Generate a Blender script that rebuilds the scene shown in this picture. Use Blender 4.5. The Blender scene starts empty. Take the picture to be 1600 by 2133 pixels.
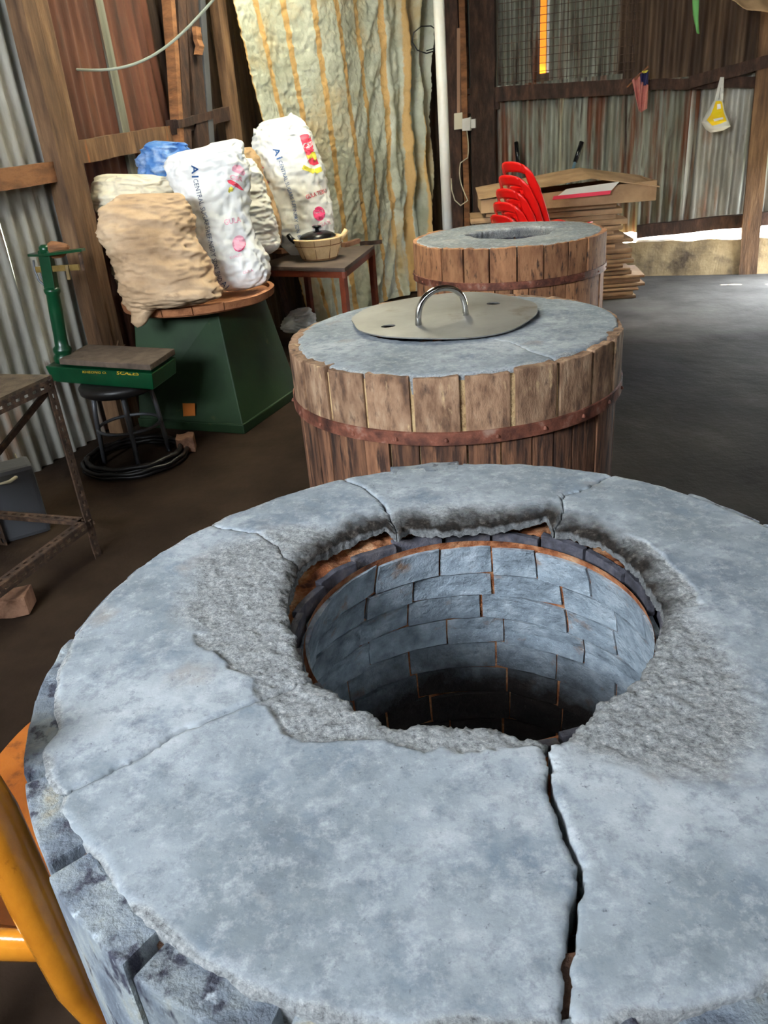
import bpy, bmesh, math, random
from math import pi, sin, cos, radians as R, hypot, atan2
from mathutils import Vector as V, Matrix, noise
from mathutils.bvhtree import BVHTree
random.seed(7)
S = bpy.context.scene
COL = S.collection
# ------------------------------------------------------------------ camera
F = 1600.0; TH = R(26.45); RO = R(-5.0); T = 0.92
CAM = V((0, 0, 1.57))
fw = V((0, cos(TH), -sin(TH))); r0 = V((1, 0, 0)); u0 = V((0, sin(TH), cos(TH)))
cr = r0*cos(RO)+u0*sin(RO); cu = -r0*sin(RO)+u0*cos(RO)
cam = bpy.data.cameras.new('camera'); co = bpy.data.objects.new('camera', cam); COL.objects.link(co); S.camera = co
m = Matrix.Identity(4)
for i in range(3):
    m[i][0] = cr[i]; m[i][1] = cu[i]; m[i][2] = -fw[i]; m[i][3] = CAM[i]
co.matrix_world = m
cam.sensor_fit = 'VERTICAL'; cam.sensor_height = 24; cam.lens = 24*F/2133; cam.clip_end = 300
cam.dof.use_dof = True; cam.dof.focus_distance = 1.35; cam.dof.aperture_fstop = 12.0
# ------------------------------------------------------------------ daylight
w = bpy.data.worlds.new('world'); S.world = w; w.use_nodes = True
bg = w.node_tree.nodes['Background']; bg.inputs[0].default_value = (0.86, 0.93, 1.0, 1); bg.inputs[1].default_value = 34.0
sun = bpy.data.lights.new('sun', 'SUN'); sun.energy = 110; sun.color = (1, .88, .68); sun.angle = R(1.0)
so = bpy.data.objects.new('sun', sun); COL.objects.link(so)
SUND = V((0.17, 0.47, 0.32)).normalized()          # towards the sun
so.rotation_euler = SUND.to_track_quat('Z', 'Y').to_euler()
S.view_settings.view_transform = 'Standard'; S.view_settings.look = 'None'
S.view_settings.gamma = 1; S.view_settings.exposure = 0.84; S.view_settings.use_curve_mapping = False
# the real openings of the shed, as light portals (they emit nothing themselves)
def portal(c, n, sx, sy):
    l = bpy.data.lights.new('portal', 'AREA'); l.shape = 'RECTANGLE'; l.size = sx; l.size_y = sy
    l.cycles.is_portal = True
    o = bpy.data.objects.new('portal', l); COL.objects.link(o); o.location = c
    o.rotation_euler = V(n).to_track_quat('-Z', 'Y').to_euler()
ROOF = 3.3
PY = -1.3
RY = 6.4; RX = 4.75; DH = 1.0      # right wall: where its low doorway starts, its place, the doorway's height
portal((-2.6, PY, 2.8), (0, 1, 0), 2.3, 1.0)
portal((RX, (RY+7.6)/2, DH/2), (-1, 0, 0), DH, 7.6-RY)

# ------------------------------------------------------------------ helpers
def ray(x, y): return fw*F+cr*(x-800)-cu*(y-1066.5)
def atz(x, y, z):
    d = ray(x, y); return CAM+d*((z-CAM.z)/d.z)
def aty(x, y, Y):
    d = ray(x, y); return CAM+d*(Y/d.y)
def onpl(x, y, A, B, off=0):
    d = ray(x, y); n = V((-(B[1]-A[1]), B[0]-A[0])).normalized()
    t = ((A[0]-CAM.x)*n[0]+(A[1]-CAM.y)*n[1]+off)/(d.x*n[0]+d.y*n[1]); return CAM+d*t
def lin(c):
    return tuple(((v/255)/12.92 if v/255 <= .04045 else ((v/255+.055)/1.055)**2.4) for v in c)+(1,)
ORG = {}
class B:
    def __init__(s): s.v = []; s.f = []; s.uv = None; s.att = None
    def add(s, vs, fs):
        n = len(s.v); s.v += [V(a) for a in vs]; s.f += [tuple(i+n for i in f) for f in fs]; return s
    def box(s, c, d, rz=0, M=None, j=0):
        vs = []
        for x in (-.5, .5):
            for y in (-.5, .5):
                for z in (-.5, .5):
                    p = V((x*d[0], y*d[1], z*d[2]))
                    if j: p += V([random.uniform(-j, j) for _ in range(3)])
                    p = (M@p) if M else (Matrix.Rotation(rz, 3, 'Z')@p)
                    vs.append(p+V(c))
        return s.add(vs, [(0, 1, 3, 2), (4, 6, 7, 5), (0, 4, 5, 1), (2, 3, 7, 6), (0, 2, 6, 4), (1, 5, 7, 3)])
    def beam(s, p0, p1, wd, ht, up=(0, 0, 1), n=1, j=0):
        p0 = V(p0); p1 = V(p1); a = (p1-p0).normalized(); up = V(up)
        sd = a.cross(up)
        if sd.length < 1e-3: sd = a.cross(V((0, 1, 0)))
        sd.normalize(); up2 = sd.cross(a).normalized()
        vs = []; fs = []
        for i in range(n+1):
            c = p0.lerp(p1, i/n)
            k = V((random.uniform(-j, j), random.uniform(-j, j), random.uniform(-j, j))) if j else V((0, 0, 0))
            for q in ((-1, -1), (1, -1), (1, 1), (-1, 1)): vs.append(c+k+sd*q[0]*wd/2+up2*q[1]*ht/2)
        for i in range(n):
            for q in range(4): fs.append((i*4+q, i*4+(q+1) % 4, i*4+4+(q+1) % 4, i*4+4+q))
        fs += [(3, 2, 1, 0), tuple(n*4+q for q in range(4))]
        return s.add(vs, fs)
    def tube(s, pts, r, seg=10, closed=False):
        pts = [V(p) for p in pts]; n = len(pts); vs = []; fs = []; up = V((0.1, 0.05, 1)).normalized()
        rr = r if isinstance(r, (list, tuple)) else [r]*n
        prev = None
        for i, p in enumerate(pts):
            a = (pts[(i+1) % n] if (i < n-1 or closed) else p)-(pts[i-1] if (i > 0 or closed) else p)
            a.normalize()
            sd = (prev - a*prev.dot(a)) if prev is not None else a.cross(up)
            if sd.length < 1e-4: sd = a.cross(V((0, 1, 0)))
            sd.normalize(); prev = sd; u = sd.cross(a)
            for k in range(seg): vs.append(p+(sd*cos(2*pi*k/seg)+u*sin(2*pi*k/seg))*rr[i])
        for i in range(n if closed else n-1):
            j = (i+1) % n
            for k in range(seg): fs.append((i*seg+k, i*seg+(k+1) % seg, j*seg+(k+1) % seg, j*seg+k))
        if not closed: fs += [tuple(reversed(range(seg))), tuple((n-1)*seg+k for k in range(seg))]
        return s.add(vs, fs)
    def lathe(s, prof, c, seg=32, sx=1, sy=1, cap=True):
        vs = []; fs = []; n = len(prof)
        for (r, z) in prof:
            for k in range(seg): vs.append((c[0]+r*sx*cos(2*pi*k/seg), c[1]+r*sy*sin(2*pi*k/seg), c[2]+z))
        for i in range(n-1):
            for k in range(seg): fs.append((i*seg+k, i*seg+(k+1) % seg, (i+1)*seg+(k+1) % seg, (i+1)*seg+k))
        if cap: fs += [tuple(reversed(range(seg))), tuple((n-1)*seg+k for k in range(seg))]
        return s.add(vs, fs)
    def grid(s, fn, nu, nv, closeu=False, uv=False):
        vs = []; fs = []; uvs = []
        for j in range(nv+1):
            for i in range(nu if closeu else nu+1): vs.append(fn(i/nu, j/nv)); uvs.append((i/nu, j/nv))
        W_ = nu if closeu else nu+1
        for j in range(nv):
            for i in range(nu):
                a = j*W_+i; b = j*W_+(i+1) % W_; fs.append((a, b, b+W_, a+W_))
        if uv: s.uv = (s.uv or [])+uvs
        return s.add(vs, fs)
    def build(s, name, mt, parent=None, smooth=False, bevel=0, org=None, sub=0, solid=0):
        if parent is not None: o_ = ORG[parent]
        elif org is not None: o_ = V(org)
        else:
            xs = [v.x for v in s.v]; ys = [v.y for v in s.v]; zs = [v.z for v in s.v]
            o_ = V(((min(xs)+max(xs))/2, (min(ys)+max(ys))/2, min(zs)))
        me = bpy.data.meshes.new(name); me.from_pydata([tuple(v-o_) for v in s.v], [], s.f); me.validate()
        if s.uv:
            ul = me.uv_layers.new(name='UVMap')
            for l in me.loops: ul.data[l.index].uv = s.uv[l.vertex_index]
        if s.att:
            ca = me.color_attributes.new('m', 'FLOAT_COLOR', 'POINT')
            for i, c in enumerate(s.att): ca.data[i].color = (c[0], c[1], c[2], 1)
        if bevel or solid:
            bm = bmesh.new(); bm.from_mesh(me)
            if bevel: bmesh.ops.bevel(bm, geom=bm.edges[:]+bm.verts[:], offset=bevel, segments=2, affect='EDGES', profile=.6)
            bm.to_mesh(me); bm.free()
        else:
            bm = bmesh.new(); bm.from_mesh(me); bmesh.ops.recalc_face_normals(bm, faces=bm.faces[:]); bm.to_mesh(me); bm.free()
        me.materials.append(mt)
        if smooth: me.polygons.foreach_set('use_smooth', [True]*len(me.polygons))
        o = bpy.data.objects.new(name, me); COL.objects.link(o)
        if parent is not None: o.parent = parent; ORG[o] = o_
        else: o.location = o_; ORG[o] = o_
        if solid:
            md = o.modifiers.new('solid', 'SOLIDIFY'); md.thickness = solid; md.offset = 0
        if sub:
            md = o.modifiers.new('sub', 'SUBSURF'); md.levels = md.render_levels = sub
        return o
def tag(o, label=None, cat=None, group=None, kind=None):
    if label: o['label'] = label
    if cat: o['category'] = cat
    if group: o['group'] = group
    if kind: o['kind'] = kind
    return o
def empty(name, loc, label=None, cat=None, group=None, kind=None):
    o = bpy.data.objects.new(name, None); COL.objects.link(o); o.location = loc; o.empty_display_size = .1; ORG[o] = V(loc)
    return tag(o, label, cat, group, kind)
def fbm(p, o=4): return noise.fractal(V(p), 0.9, 2.1, o)
def ridge(p, o=3): return 1-abs(noise.fractal(V(p), 0.8, 2.0, o))*2

# ------------------------------------------------------------------ materials
def mat(name, stops, sc=8, st=(1, 1, 1), rough=.8, bump=.3, bsc=None, metal=0, rnd=0, dist=.02, det=8, over=None, transl=0, spec=.4, coat=0):
    mt = bpy.data.materials.new(name); mt.use_nodes = True; nt = mt.node_tree; N = nt.nodes; L = nt.links
    bs = N['Principled BSDF']; bs.inputs['Roughness'].default_value = rough; bs.inputs['Metallic'].default_value = metal
    bs.inputs['Specular IOR Level'].default_value = spec; bs.inputs['Coat Weight'].default_value = coat
    tc = N.new('ShaderNodeTexCoord'); mp = N.new('ShaderNodeMapping'); mp.inputs['Scale'].default_value = st
    L.new(tc.outputs['Object'], mp.inputs[0])
    vec = mp.outputs[0]
    if rnd:
        oi = N.new('ShaderNodeObjectInfo'); sc_ = N.new('ShaderNodeVectorMath'); sc_.operation = 'ADD'
        ml = N.new('ShaderNodeMath'); ml.operation = 'MULTIPLY'; ml.inputs[1].default_value = 37
        L.new(oi.outputs['Random'], ml.inputs[0]); L.new(vec, sc_.inputs[0]); L.new(ml.outputs[0], sc_.inputs[1]); vec = sc_.outputs[0]
    def nz(scale, detail=det, rg=.6):
        n = N.new('ShaderNodeTexNoise'); n.inputs['Scale'].default_value = scale; n.inputs['Detail'].default_value = detail
        n.inputs['Roughness'].default_value = rg; L.new(vec, n.inputs['Vector']); return n.outputs[0]
    def rampn(fac, stp):
        r = N.new('ShaderNodeValToRGB'); e = r.color_ramp.elements
        e[0].position = stp[0][0]; e[0].color = lin(stp[0][1]); e[1].position = stp[-1][0]; e[1].color = lin(stp[-1][1])
        for p, c in stp[1:-1]:
            x = e.new(p); x.color = lin(c)
        L.new(fac, r.inputs[0]); return r.outputs[0]
    def mix(fac, a, b):
        x = N.new('ShaderNodeMix'); x.data_type = 'RGBA'
        if isinstance(fac, float): x.inputs[0].default_value = fac
        else: L.new(fac, x.inputs[0])
        for s_, i in ((a, 6), (b, 7)):
            if isinstance(s_, tuple): x.inputs[i].default_value = s_
            else: L.new(s_, x.inputs[i])
        return x.outputs[2]
    def thr(fac, a, b):
        r = N.new('ShaderNodeMapRange'); r.inputs[1].default_value = a; r.inputs[2].default_value = b; L.new(fac, r.inputs[0]); return r.outputs[0]
    c = rampn(nz(sc), stops) if len(stops) > 1 else lin(stops[0][1])
    for (oc, osc, a, b) in (over or []): c = mix(thr(nz(osc), a, b), c, lin(oc))
    if rnd:
        hv = N.new('ShaderNodeHueSaturation'); mr = N.new('ShaderNodeMapRange'); mr.inputs[3].default_value = 1-rnd; mr.inputs[4].default_value = 1+rnd
        L.new(oi.outputs['Random'], mr.inputs[0]); L.new(mr.outputs[0], hv.inputs['Value'])
        if isinstance(c, tuple): hv.inputs['Color'].default_value = c
        else: L.new(c, hv.inputs['Color'])
        c = hv.outputs[0]
    if isinstance(c, tuple): bs.inputs['Base Color'].default_value = c
    else: L.new(c, bs.inputs['Base Color'])
    if bump:
        bp = N.new('ShaderNodeBump'); bp.inputs['Strength'].default_value = bump; bp.inputs['Distance'].default_value = dist
        L.new(nz(bsc or sc*4, 6, .65), bp.inputs['Height']); L.new(bp.outputs[0], bs.inputs['Normal'])
    if transl:
        tr = N.new('ShaderNodeBsdfTranslucent'); mx = N.new('ShaderNodeMixShader'); mx.inputs[0].default_value = transl
        if isinstance(c, tuple): tr.inputs[0].default_value = c
        else: L.new(c, tr.inputs[0])
        L.new(bs.outputs[0], mx.inputs[1]); L.new(tr.outputs[0], mx.inputs[2]); L.new(mx.outputs[0], N['Material Output'].inputs[0])
    mt['h'] = 1
    return mt, dict(N=N, L=L, bs=bs, vec=vec, nz=nz, ramp=rampn, mix=mix, thr=thr, c=c)
def M_(*a, **k): return mat(*a, **k)[0]

# plaster top: vertex colour m = (rough aggregate, soot, orange clay)
def plaster(name, base, k=1.0):
    mt, h = mat(name, [(0.0, (0, 0, 0)), (1, (1, 1, 1))], bump=0, rough=.85, spec=.25)
    N, L, bs = h['N'], h['L'], h['bs']
    at = N.new('ShaderNodeAttribute'); at.attribute_name = 'm'; sp = N.new('ShaderNodeSeparateColor'); L.new(at.outputs['Color'], sp.inputs[0])
    c = h['ramp'](h['nz'](3.6, 10, .62), base)
    c = h['mix'](h['thr'](h['nz'](9, 6, .7), .52, .72), c, lin((108, 121, 134)))
    c = h['mix'](h['thr'](h['nz'](17, 8, .75), .55, .9), c, lin((182, 187, 190)))
    c = h['mix'](h['thr'](h['nz'](2.6, 7, .65), .54, .66), c, lin((98, 108, 120)))
    c = h['mix'](h['thr'](h['nz'](5.3, 5, .5), .62, .72), c, lin((142, 136, 130)))
    c = h['mix'](h['thr'](h['nz'](42, 9, .8), .5, .78), c, lin((188, 193, 198)))
    c = h['mix'](h['thr'](h['nz'](33, 9, .8), .5, .72), c, lin((104, 112, 122)))
    c = h['mix'](h['thr'](h['nz'](120, 4, .7), .64, .74), c, lin((92, 96, 104)))
    g = h['ramp'](h['nz'](150, 5, .75), [(.32, (94, 96, 98)), (.43, (146, 150, 152)), (.56, (174, 178, 180)), (.7, (216, 217, 214))])
    c = h['mix'](sp.outputs[0], c, g)
    s_ = h['ramp'](h['nz'](60, 6, .7), [(.35, (20, 18, 17)), (.55, (52, 46, 42)), (.72, (110, 104, 98))])
    c = h['mix'](sp.outputs[1], c, s_)
    o_ = h['ramp'](h['nz'](70, 6, .7), [(.35, (96, 52, 30)), (.52, (186, 118, 74)), (.68, (222, 176, 138))])
    c = h['mix'](sp.outputs[2], c, o_)
    L.new(c, bs.inputs['Base Color'])
    b1 = N.new('ShaderNodeBump'); b1.inputs['Strength'].default_value = .35; b1.inputs['Distance'].default_value = .003
    L.new(h['nz'](90, 8, .7), b1.inputs['Height'])
    b2 = N.new('ShaderNodeBump'); b2.inputs['Distance'].default_value = .006
    ad = N.new('ShaderNodeMath'); ad.operation = 'MAXIMUM'; L.new(sp.outputs[0], ad.inputs[0]); L.new(sp.outputs[1], ad.inputs[1])
    L.new(ad.outputs[0], b2.inputs['Strength']); L.new(h['nz'](170, 6, .75), b2.inputs['Height']); L.new(b1.outputs[0], b2.inputs['Normal'])
    L.new(b2.outputs[0], bs.inputs['Normal'])
    return mt
m_plaster = plaster('grey_plaster', [(.30, (108, 117, 124)), (.5, (142, 151, 158)), (.68, (174, 181, 186))])
m_plaster2 = plaster('dull_plaster', [(.30, (86, 92, 98)), (.5, (108, 114, 120)), (.68, (134, 138, 142))])
m_stave = M_('weathered_stave', [(.3, (74, 54, 42)), (.42, (120, 90, 68)), (.55, (152, 120, 94)), (.7, (178, 150, 122))], sc=11, st=(1.8, 1.8, .7), bump=.6, bsc=40, rnd=.2, over=[((84, 64, 52), 30, .54, .72), ((206, 176, 132), 14, .62, .74)], dist=.01)
m_stave_low = M_('dark_stave', [(.3, (44, 30, 24)), (.45, (98, 66, 48)), (.6, (132, 92, 66)), (.72, (150, 112, 82))], sc=10, st=(3, 3, .4), bump=.6, bsc=36, rnd=.3, over=[((54, 36, 28), 16, .5, .62)], dist=.01)
m_stave_far = M_('orange_stave', [(.3, (92, 62, 44)), (.45, (150, 104, 72)), (.62, (176, 128, 90))], sc=9, st=(2, 2, .6), bump=.5, bsc=40, rnd=.18, over=[((60, 44, 36), 20, .56, .68)], dist=.01)
m_stave_near = M_('blue_grey_stave', [(.3, (70, 76, 86)), (.45, (108, 118, 130)), (.6, (140, 148, 152)), (.72, (150, 142, 120))], sc=11, st=(1.5, 1.5, .8), bump=.7, bsc=40, rnd=.15, over=[((56, 58, 72), 18, .54, .62), ((180, 190, 200), 26, .62, .72)], dist=.01, rough=.6)
m_core = M_('cream_mortar', [(.3, (110, 78, 54)), (.42, (188, 156, 112)), (.6, (206, 178, 132))], sc=14, bump=.8, bsc=50, dist=.02)
m_dark = M_('dark_mortar', [(.3, (26, 18, 14)), (.6, (88, 58, 38))], sc=18, bump=.8, bsc=60, dist=.02)
m_hoop = M_('rusted_hoop', [(.3, (48, 32, 28)), (.45, (94, 56, 44)), (.58, (132, 80, 62)), (.7, (160, 128, 112))], sc=14, bump=.5, rough=.65, metal=.25, bsc=60, dist=.006)
m_tile, h = mat('fired_tile', [(.3, (112, 124, 134)), (.5, (148, 162, 174)), (.66, (176, 188, 198))], sc=22, bump=.9, bsc=60, dist=.01, rnd=.08, over=[((150, 122, 100), 13, .60, .72)])
N, L = h['N'], h['L']        # shade deep in the pot, painted into the tiles towards its floor
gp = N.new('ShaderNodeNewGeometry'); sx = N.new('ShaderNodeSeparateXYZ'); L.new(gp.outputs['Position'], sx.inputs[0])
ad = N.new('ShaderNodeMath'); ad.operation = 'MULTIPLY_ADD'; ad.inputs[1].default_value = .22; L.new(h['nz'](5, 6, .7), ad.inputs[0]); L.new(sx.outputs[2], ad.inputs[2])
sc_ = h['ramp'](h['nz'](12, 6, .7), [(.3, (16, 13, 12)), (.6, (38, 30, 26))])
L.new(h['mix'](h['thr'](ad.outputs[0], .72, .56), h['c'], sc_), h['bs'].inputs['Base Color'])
m_clay = M_('orange_clay', [(.3, (92, 48, 26)), (.48, (172, 102, 60)), (.62, (204, 146, 104)), (.75, (222, 186, 150))], sc=28, bump=1, bsc=90, dist=.012)
m_shard = M_('dark_shard', [(.3, (44, 42, 46)), (.5, (72, 72, 82)), (.7, (104, 100, 104))], sc=30, bump=.7, bsc=90, dist=.006, rnd=.2)
m_ash = M_('ash', [(.3, (30, 24, 20)), (.7, (60, 50, 44))], sc=10, bump=.8)
m_steel = M_('worn_steel', [(.3, (104, 103, 100)), (.6, (134, 133, 130))], sc=3, bump=.08, rough=.5, metal=.35, bsc=10, over=[((104, 98, 88), 5, .6, .7)])
m_chrome = M_('polished_steel', [(0, (225, 225, 220))], rough=.16, metal=1, bump=0)
m_black = M_('black_plastic', [(0, (16, 16, 18))], rough=.25, bump=0)
m_zinc = M_('zinc_sheet', [(.3, (112, 108, 98)), (.5, (162, 160, 150)), (.7, (200, 200, 192))], sc=3, st=(1.5, 1.5, .35), rough=.5, metal=.2, bump=.15, over=[((140, 92, 58), 2.2, .56, .68), ((84, 60, 44), 6, .6, .7)], rnd=.1)
m_zinc2 = M_('stained_zinc', [(.3, (72, 70, 60)), (.48, (112, 112, 98)), (.7, (150, 152, 140))], sc=3, st=(3, 3, .3), rough=.6, metal=.1, bump=.15, over=[((98, 58, 36), 2.4, .5, .62), ((56, 40, 30), 5, .56, .68)], rnd=.12)
m_rust = M_('rusted_sheet', [(.3, (48, 28, 20)), (.5, (88, 50, 34)), (.7, (112, 70, 50))], sc=2.5, st=(2.5, 2.5, .4), rough=.8, bump=.2, rnd=.1, over=[((76, 50, 38), 5, .56, .7)])
m_darkrust = M_('dark_rusted_sheet', [(.3, (40, 28, 20)), (.5, (72, 54, 40)), (.7, (104, 84, 64))], sc=3, st=(4, 4, .3), rough=.8, bump=.2, rnd=.15)
m_timber = M_('old_timber', [(.3, (62, 43, 28)), (.5, (100, 73, 49)), (.7, (130, 100, 70))], sc=6, st=(3, 3, .4), bump=.5, bsc=30, rnd=.12, over=[((140, 86, 46), 2.5, .6, .66)])
m_timber_d = M_('dark_timber', [(.3, (30, 20, 15)), (.5, (58, 38, 28)), (.7, (84, 58, 42))], sc=6, st=(3, 3, 1), bump=.5, bsc=30, rnd=.15)
m_orangewood = M_('orange_timber', [(.3, (96, 62, 38)), (.6, (142, 96, 60))], sc=8, st=(1, 1, 3), bump=.4)
m_pvc = M_('white_pvc', [(.4, (225, 226, 222)), (.7, (205, 200, 188))], sc=2, rough=.35, bump=0)
m_cream = M_('cream_plastic', [(0, (206, 196, 166))], rough=.4, bump=0)
m_red = M_('red_plastic', [(.3, (196, 16, 16)), (.7, (226, 30, 26))], sc=4, rough=.28, bump=.03)
m_card = M_('cardboard', [(.3, (140, 112, 82)), (.6, (176, 146, 110)), (.75, (190, 164, 130))], sc=4, bump=.2, rnd=.16)
m_green = M_('green_paint', [(.3, (16, 36, 16)), (.6, (28, 54, 26))], sc=3, rough=.65, bump=.08, over=[((70, 72, 40), 9, .66, .75)])
m_gscale = M_('glossy_green_paint', [(.3, (5, 42, 24)), (.7, (10, 64, 36))], sc=5, rough=.28, bump=.05, over=[((60, 48, 30), 14, .66, .74)])
m_deck = M_('dusty_deck', [(.3, (58, 48, 40)), (.6, (92, 78, 66))], sc=12, bump=.3)
m_iron = M_('rusty_iron', [(.3, (34, 24, 18)), (.55, (74, 54, 40)), (.7, (104, 78, 58))], sc=30, bump=.7, bsc=90, dist=.006, rough=.85)
m_rackdust = M_('dusty_shelf', [(.3, (54, 42, 30)), (.6, (92, 76, 56))], sc=20, bump=.6)
m_brownsack = M_('brown_sackcloth', [(.3, (150, 122, 92)), (.5, (184, 156, 124)), (.7, (202, 178, 148))], sc=3, bump=.3, bsc=22, over=[((128, 104, 82), 5, .6, .72)], dist=.01)
m_whitesack = M_('white_sack', [(.3, (206, 206, 196)), (.5, (224, 226, 222)), (.7, (236, 238, 238))], sc=3, bump=.25, bsc=16, rough=.5, dist=.012)
m_creamsack = M_('cream_sack', [(.3, (196, 186, 156)), (.6, (222, 214, 190))], sc=4, bump=.4, bsc=18, rough=.6, dist=.012)
m_bluesack = M_('blue_sack', [(.38, (150, 168, 196)), (.5, (70, 118, 178)), (.62, (52, 100, 170))], sc=4, bump=.4, bsc=18, rough=.5, dist=.012)
m_tan = M_('brown_paper_sack', [(.3, (140, 112, 78)), (.6, (172, 142, 104))], sc=4, bump=.3)
m_tray = M_('brown_bamboo', [(.3, (124, 76, 46)), (.6, (168, 112, 74))], sc=12, bump=.5)
m_tabletop = M_('dusty_tabletop', [(.3, (66, 56, 52)), (.6, (96, 84, 76))], sc=6, bump=.2, rough=.6)
m_redwood = M_('red_brown_steel', [(.3, (86, 38, 24)), (.6, (120, 58, 36))], sc=10, bump=.2, rough=.5)
m_pot = M_('tan_clay', [(.3, (204, 172, 124)), (.6, (228, 200, 154))], sc=12, bump=.25)
m_potline = M_('scorched_line', [(0, (120, 78, 44))], bump=0)
m_flagred = M_('pink_cloth', [(.3, (190, 108, 98)), (.7, (206, 140, 126))], sc=20, bump=.1, transl=.2)
m_flagblue = M_('navy_cloth', [(0, (30, 30, 72))], bump=0)
m_yellow = M_('yellow_print', [(.4, (236, 208, 20)), (.7, (240, 190, 40))], sc=20, bump=0)
m_bag = M_('white_film', [(0, (222, 222, 214))], rough=.35, bump=.2, bsc=30, transl=.25)
m_varnish = M_('varnished_wood', [(.3, (168, 98, 20)), (.6, (206, 134, 38)), (.75, (190, 110, 28))], sc=7, st=(1, 1, .6), rough=.22, bump=.1, coat=.5, over=[((96, 50, 20), 16, .68, .74)])
m_seat = M_('orange_varnished_ply', [(.3, (150, 78, 26)), (.6, (186, 108, 42))], sc=5, rough=.35, bump=.15, coat=.3, over=[((92, 52, 34), 9, .62, .7)])
m_plinth = M_('old_cement', [(.3, (122, 104, 76)), (.5, (168, 146, 108)), (.7, (190, 168, 128))], sc=3, bump=.4, over=[((96, 82, 66), 2.4, .54, .68)])
m_ground = M_('pale_ground', [(.3, (60, 70, 44)), (.7, (90, 96, 64))], sc=1, bump=.2)
m_rope = M_('grey_cord', [(0, (150, 156, 140))], bump=0)
m_hose = M_('black_hose', [(0, (22, 20, 20))], rough=.4, bump=0)
m_brick = M_('worn_brick', [(.3, (110, 76, 56)), (.6, (150, 112, 88))], sc=20, bump=.6)
m_greenstrip = M_('green_ribbon', [(0, (120, 190, 110))], bump=0, transl=.2)
m_bluep = M_('blue_print', [(0, (40, 84, 140))], bump=0, rough=.5)
m_navyp = M_('grey_blue_print', [(0, (84, 96, 120))], bump=0, rough=.5)
m_redp = M_('red_print', [(0, (214, 60, 84))], bump=0, rough=.5)
m_pinkp = M_('pink_print', [(0, (232, 168, 184))], bump=0, rough=.5)
m_hotp = M_('magenta_print', [(0, (226, 70, 120))], bump=0, rough=.5)
m_yelp = M_('mustard_print', [(0, (208, 196, 70))], bump=0, rough=.5)
m_whitep = M_('white_print', [(0, (240, 236, 236))], bump=0, rough=.5)
m_brass = M_('dull_brass', [(.3, (84, 66, 30)), (.7, (120, 98, 50))], sc=20, bump=.2, rough=.5)
m_goldp = M_('gold_lettering', [(0, (186, 150, 40))], bump=0, rough=.4)
m_label = M_('orange_label', [(0, (196, 112, 40))], bump=.1, bsc=20)
m_steelgrey = M_('grey_metal', [(0, (90, 92, 96))], bump=.1, rough=.45, metal=.4)
m_amber = M_('sunlit_gap_orange', [(0, (226, 120, 30))], bump=0, transl=.06)

# floor: brown trodden cement on the left, grey polished cement on the right
m_floor, h = mat('cement_floor', [(.3, (30, 23, 18)), (.5, (46, 36, 29)), (.7, (60, 48, 38))], sc=1.6, rough=.75, bump=.3, bsc=9, dist=.02, over=[((44, 34, 28), 6, .58, .7)])
N, L = h['N'], h['L']
sx = N.new('ShaderNodeSeparateXYZ'); gp = N.new('ShaderNodeNewGeometry'); L.new(gp.outputs['Position'], sx.inputs[0])
ad = N.new('ShaderNodeMath'); ad.operation = 'MULTIPLY_ADD'; ad.inputs[1].default_value = .5
L.new(h['nz'](1.2, 4, .5), ad.inputs[0]); L.new(sx.outputs[0], ad.inputs[2])
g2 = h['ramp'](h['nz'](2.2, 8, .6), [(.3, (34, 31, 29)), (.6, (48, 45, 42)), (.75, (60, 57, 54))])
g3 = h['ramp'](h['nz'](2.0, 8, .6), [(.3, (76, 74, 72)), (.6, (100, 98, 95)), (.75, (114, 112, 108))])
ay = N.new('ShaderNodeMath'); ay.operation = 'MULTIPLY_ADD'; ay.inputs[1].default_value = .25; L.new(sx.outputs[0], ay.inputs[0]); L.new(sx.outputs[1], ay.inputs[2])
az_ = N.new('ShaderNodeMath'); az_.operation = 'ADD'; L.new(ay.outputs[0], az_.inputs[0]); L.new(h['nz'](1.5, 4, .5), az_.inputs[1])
cpale = h['mix'](h['thr'](az_.outputs[0], 6.6, 7.3), g2, g3)  # paler towards the far wall: the light patch there painted into the floor
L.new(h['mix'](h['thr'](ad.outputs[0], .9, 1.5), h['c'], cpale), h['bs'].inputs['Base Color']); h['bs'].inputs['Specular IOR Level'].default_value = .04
rr = h['thr'](ad.outputs[0], .9, 1.5)
mm = N.new('ShaderNodeMapRange'); mm.inputs[3].default_value = .8; mm.inputs[4].default_value = .88; L.new(rr, mm.inputs[0]); L.new(mm.outputs[0], h['bs'].inputs['Roughness'])

# tarpaulin: woven film with tan stripes that follow the cloth (u across, v up)
m_tarp, h = mat('striped_tarpaulin', [(.3, (158, 160, 138)), (.5, (196, 200, 180)), (.7, (222, 226, 210))], sc=2.2, rough=.42, bump=.6, bsc=14, dist=.03, over=[((196, 172, 124), 1.3, .5, .66)])
N, L = h['N'], h['L']
uvn = N.new('ShaderNodeUVMap'); su = N.new('ShaderNodeSeparateXYZ'); L.new(uvn.outputs[0], su.inputs[0])
ma = N.new('ShaderNodeMath'); ma.operation = 'MULTIPLY_ADD'; ma.inputs[1].default_value = .012; L.new(h['nz'](3, 4, .6), ma.inputs[0]); L.new(su.outputs[0], ma.inputs[2])
mb = N.new('ShaderNodeMath'); mb.operation = 'MULTIPLY'; mb.inputs[1].default_value = 8.6; L.new(ma.outputs[0], mb.inputs[0])
mc = N.new('ShaderNodeMath'); mc.operation = 'PINGPONG'; mc.inputs[1].default_value = .5; L.new(mb.outputs[0], mc.inputs[0])
fac = h['thr'](mc.outputs[0], .115, .085)
cc = h['mix'](fac, h['c'], lin((206, 168, 108)))
L.new(cc, h['bs'].inputs['Base Color'])
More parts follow.
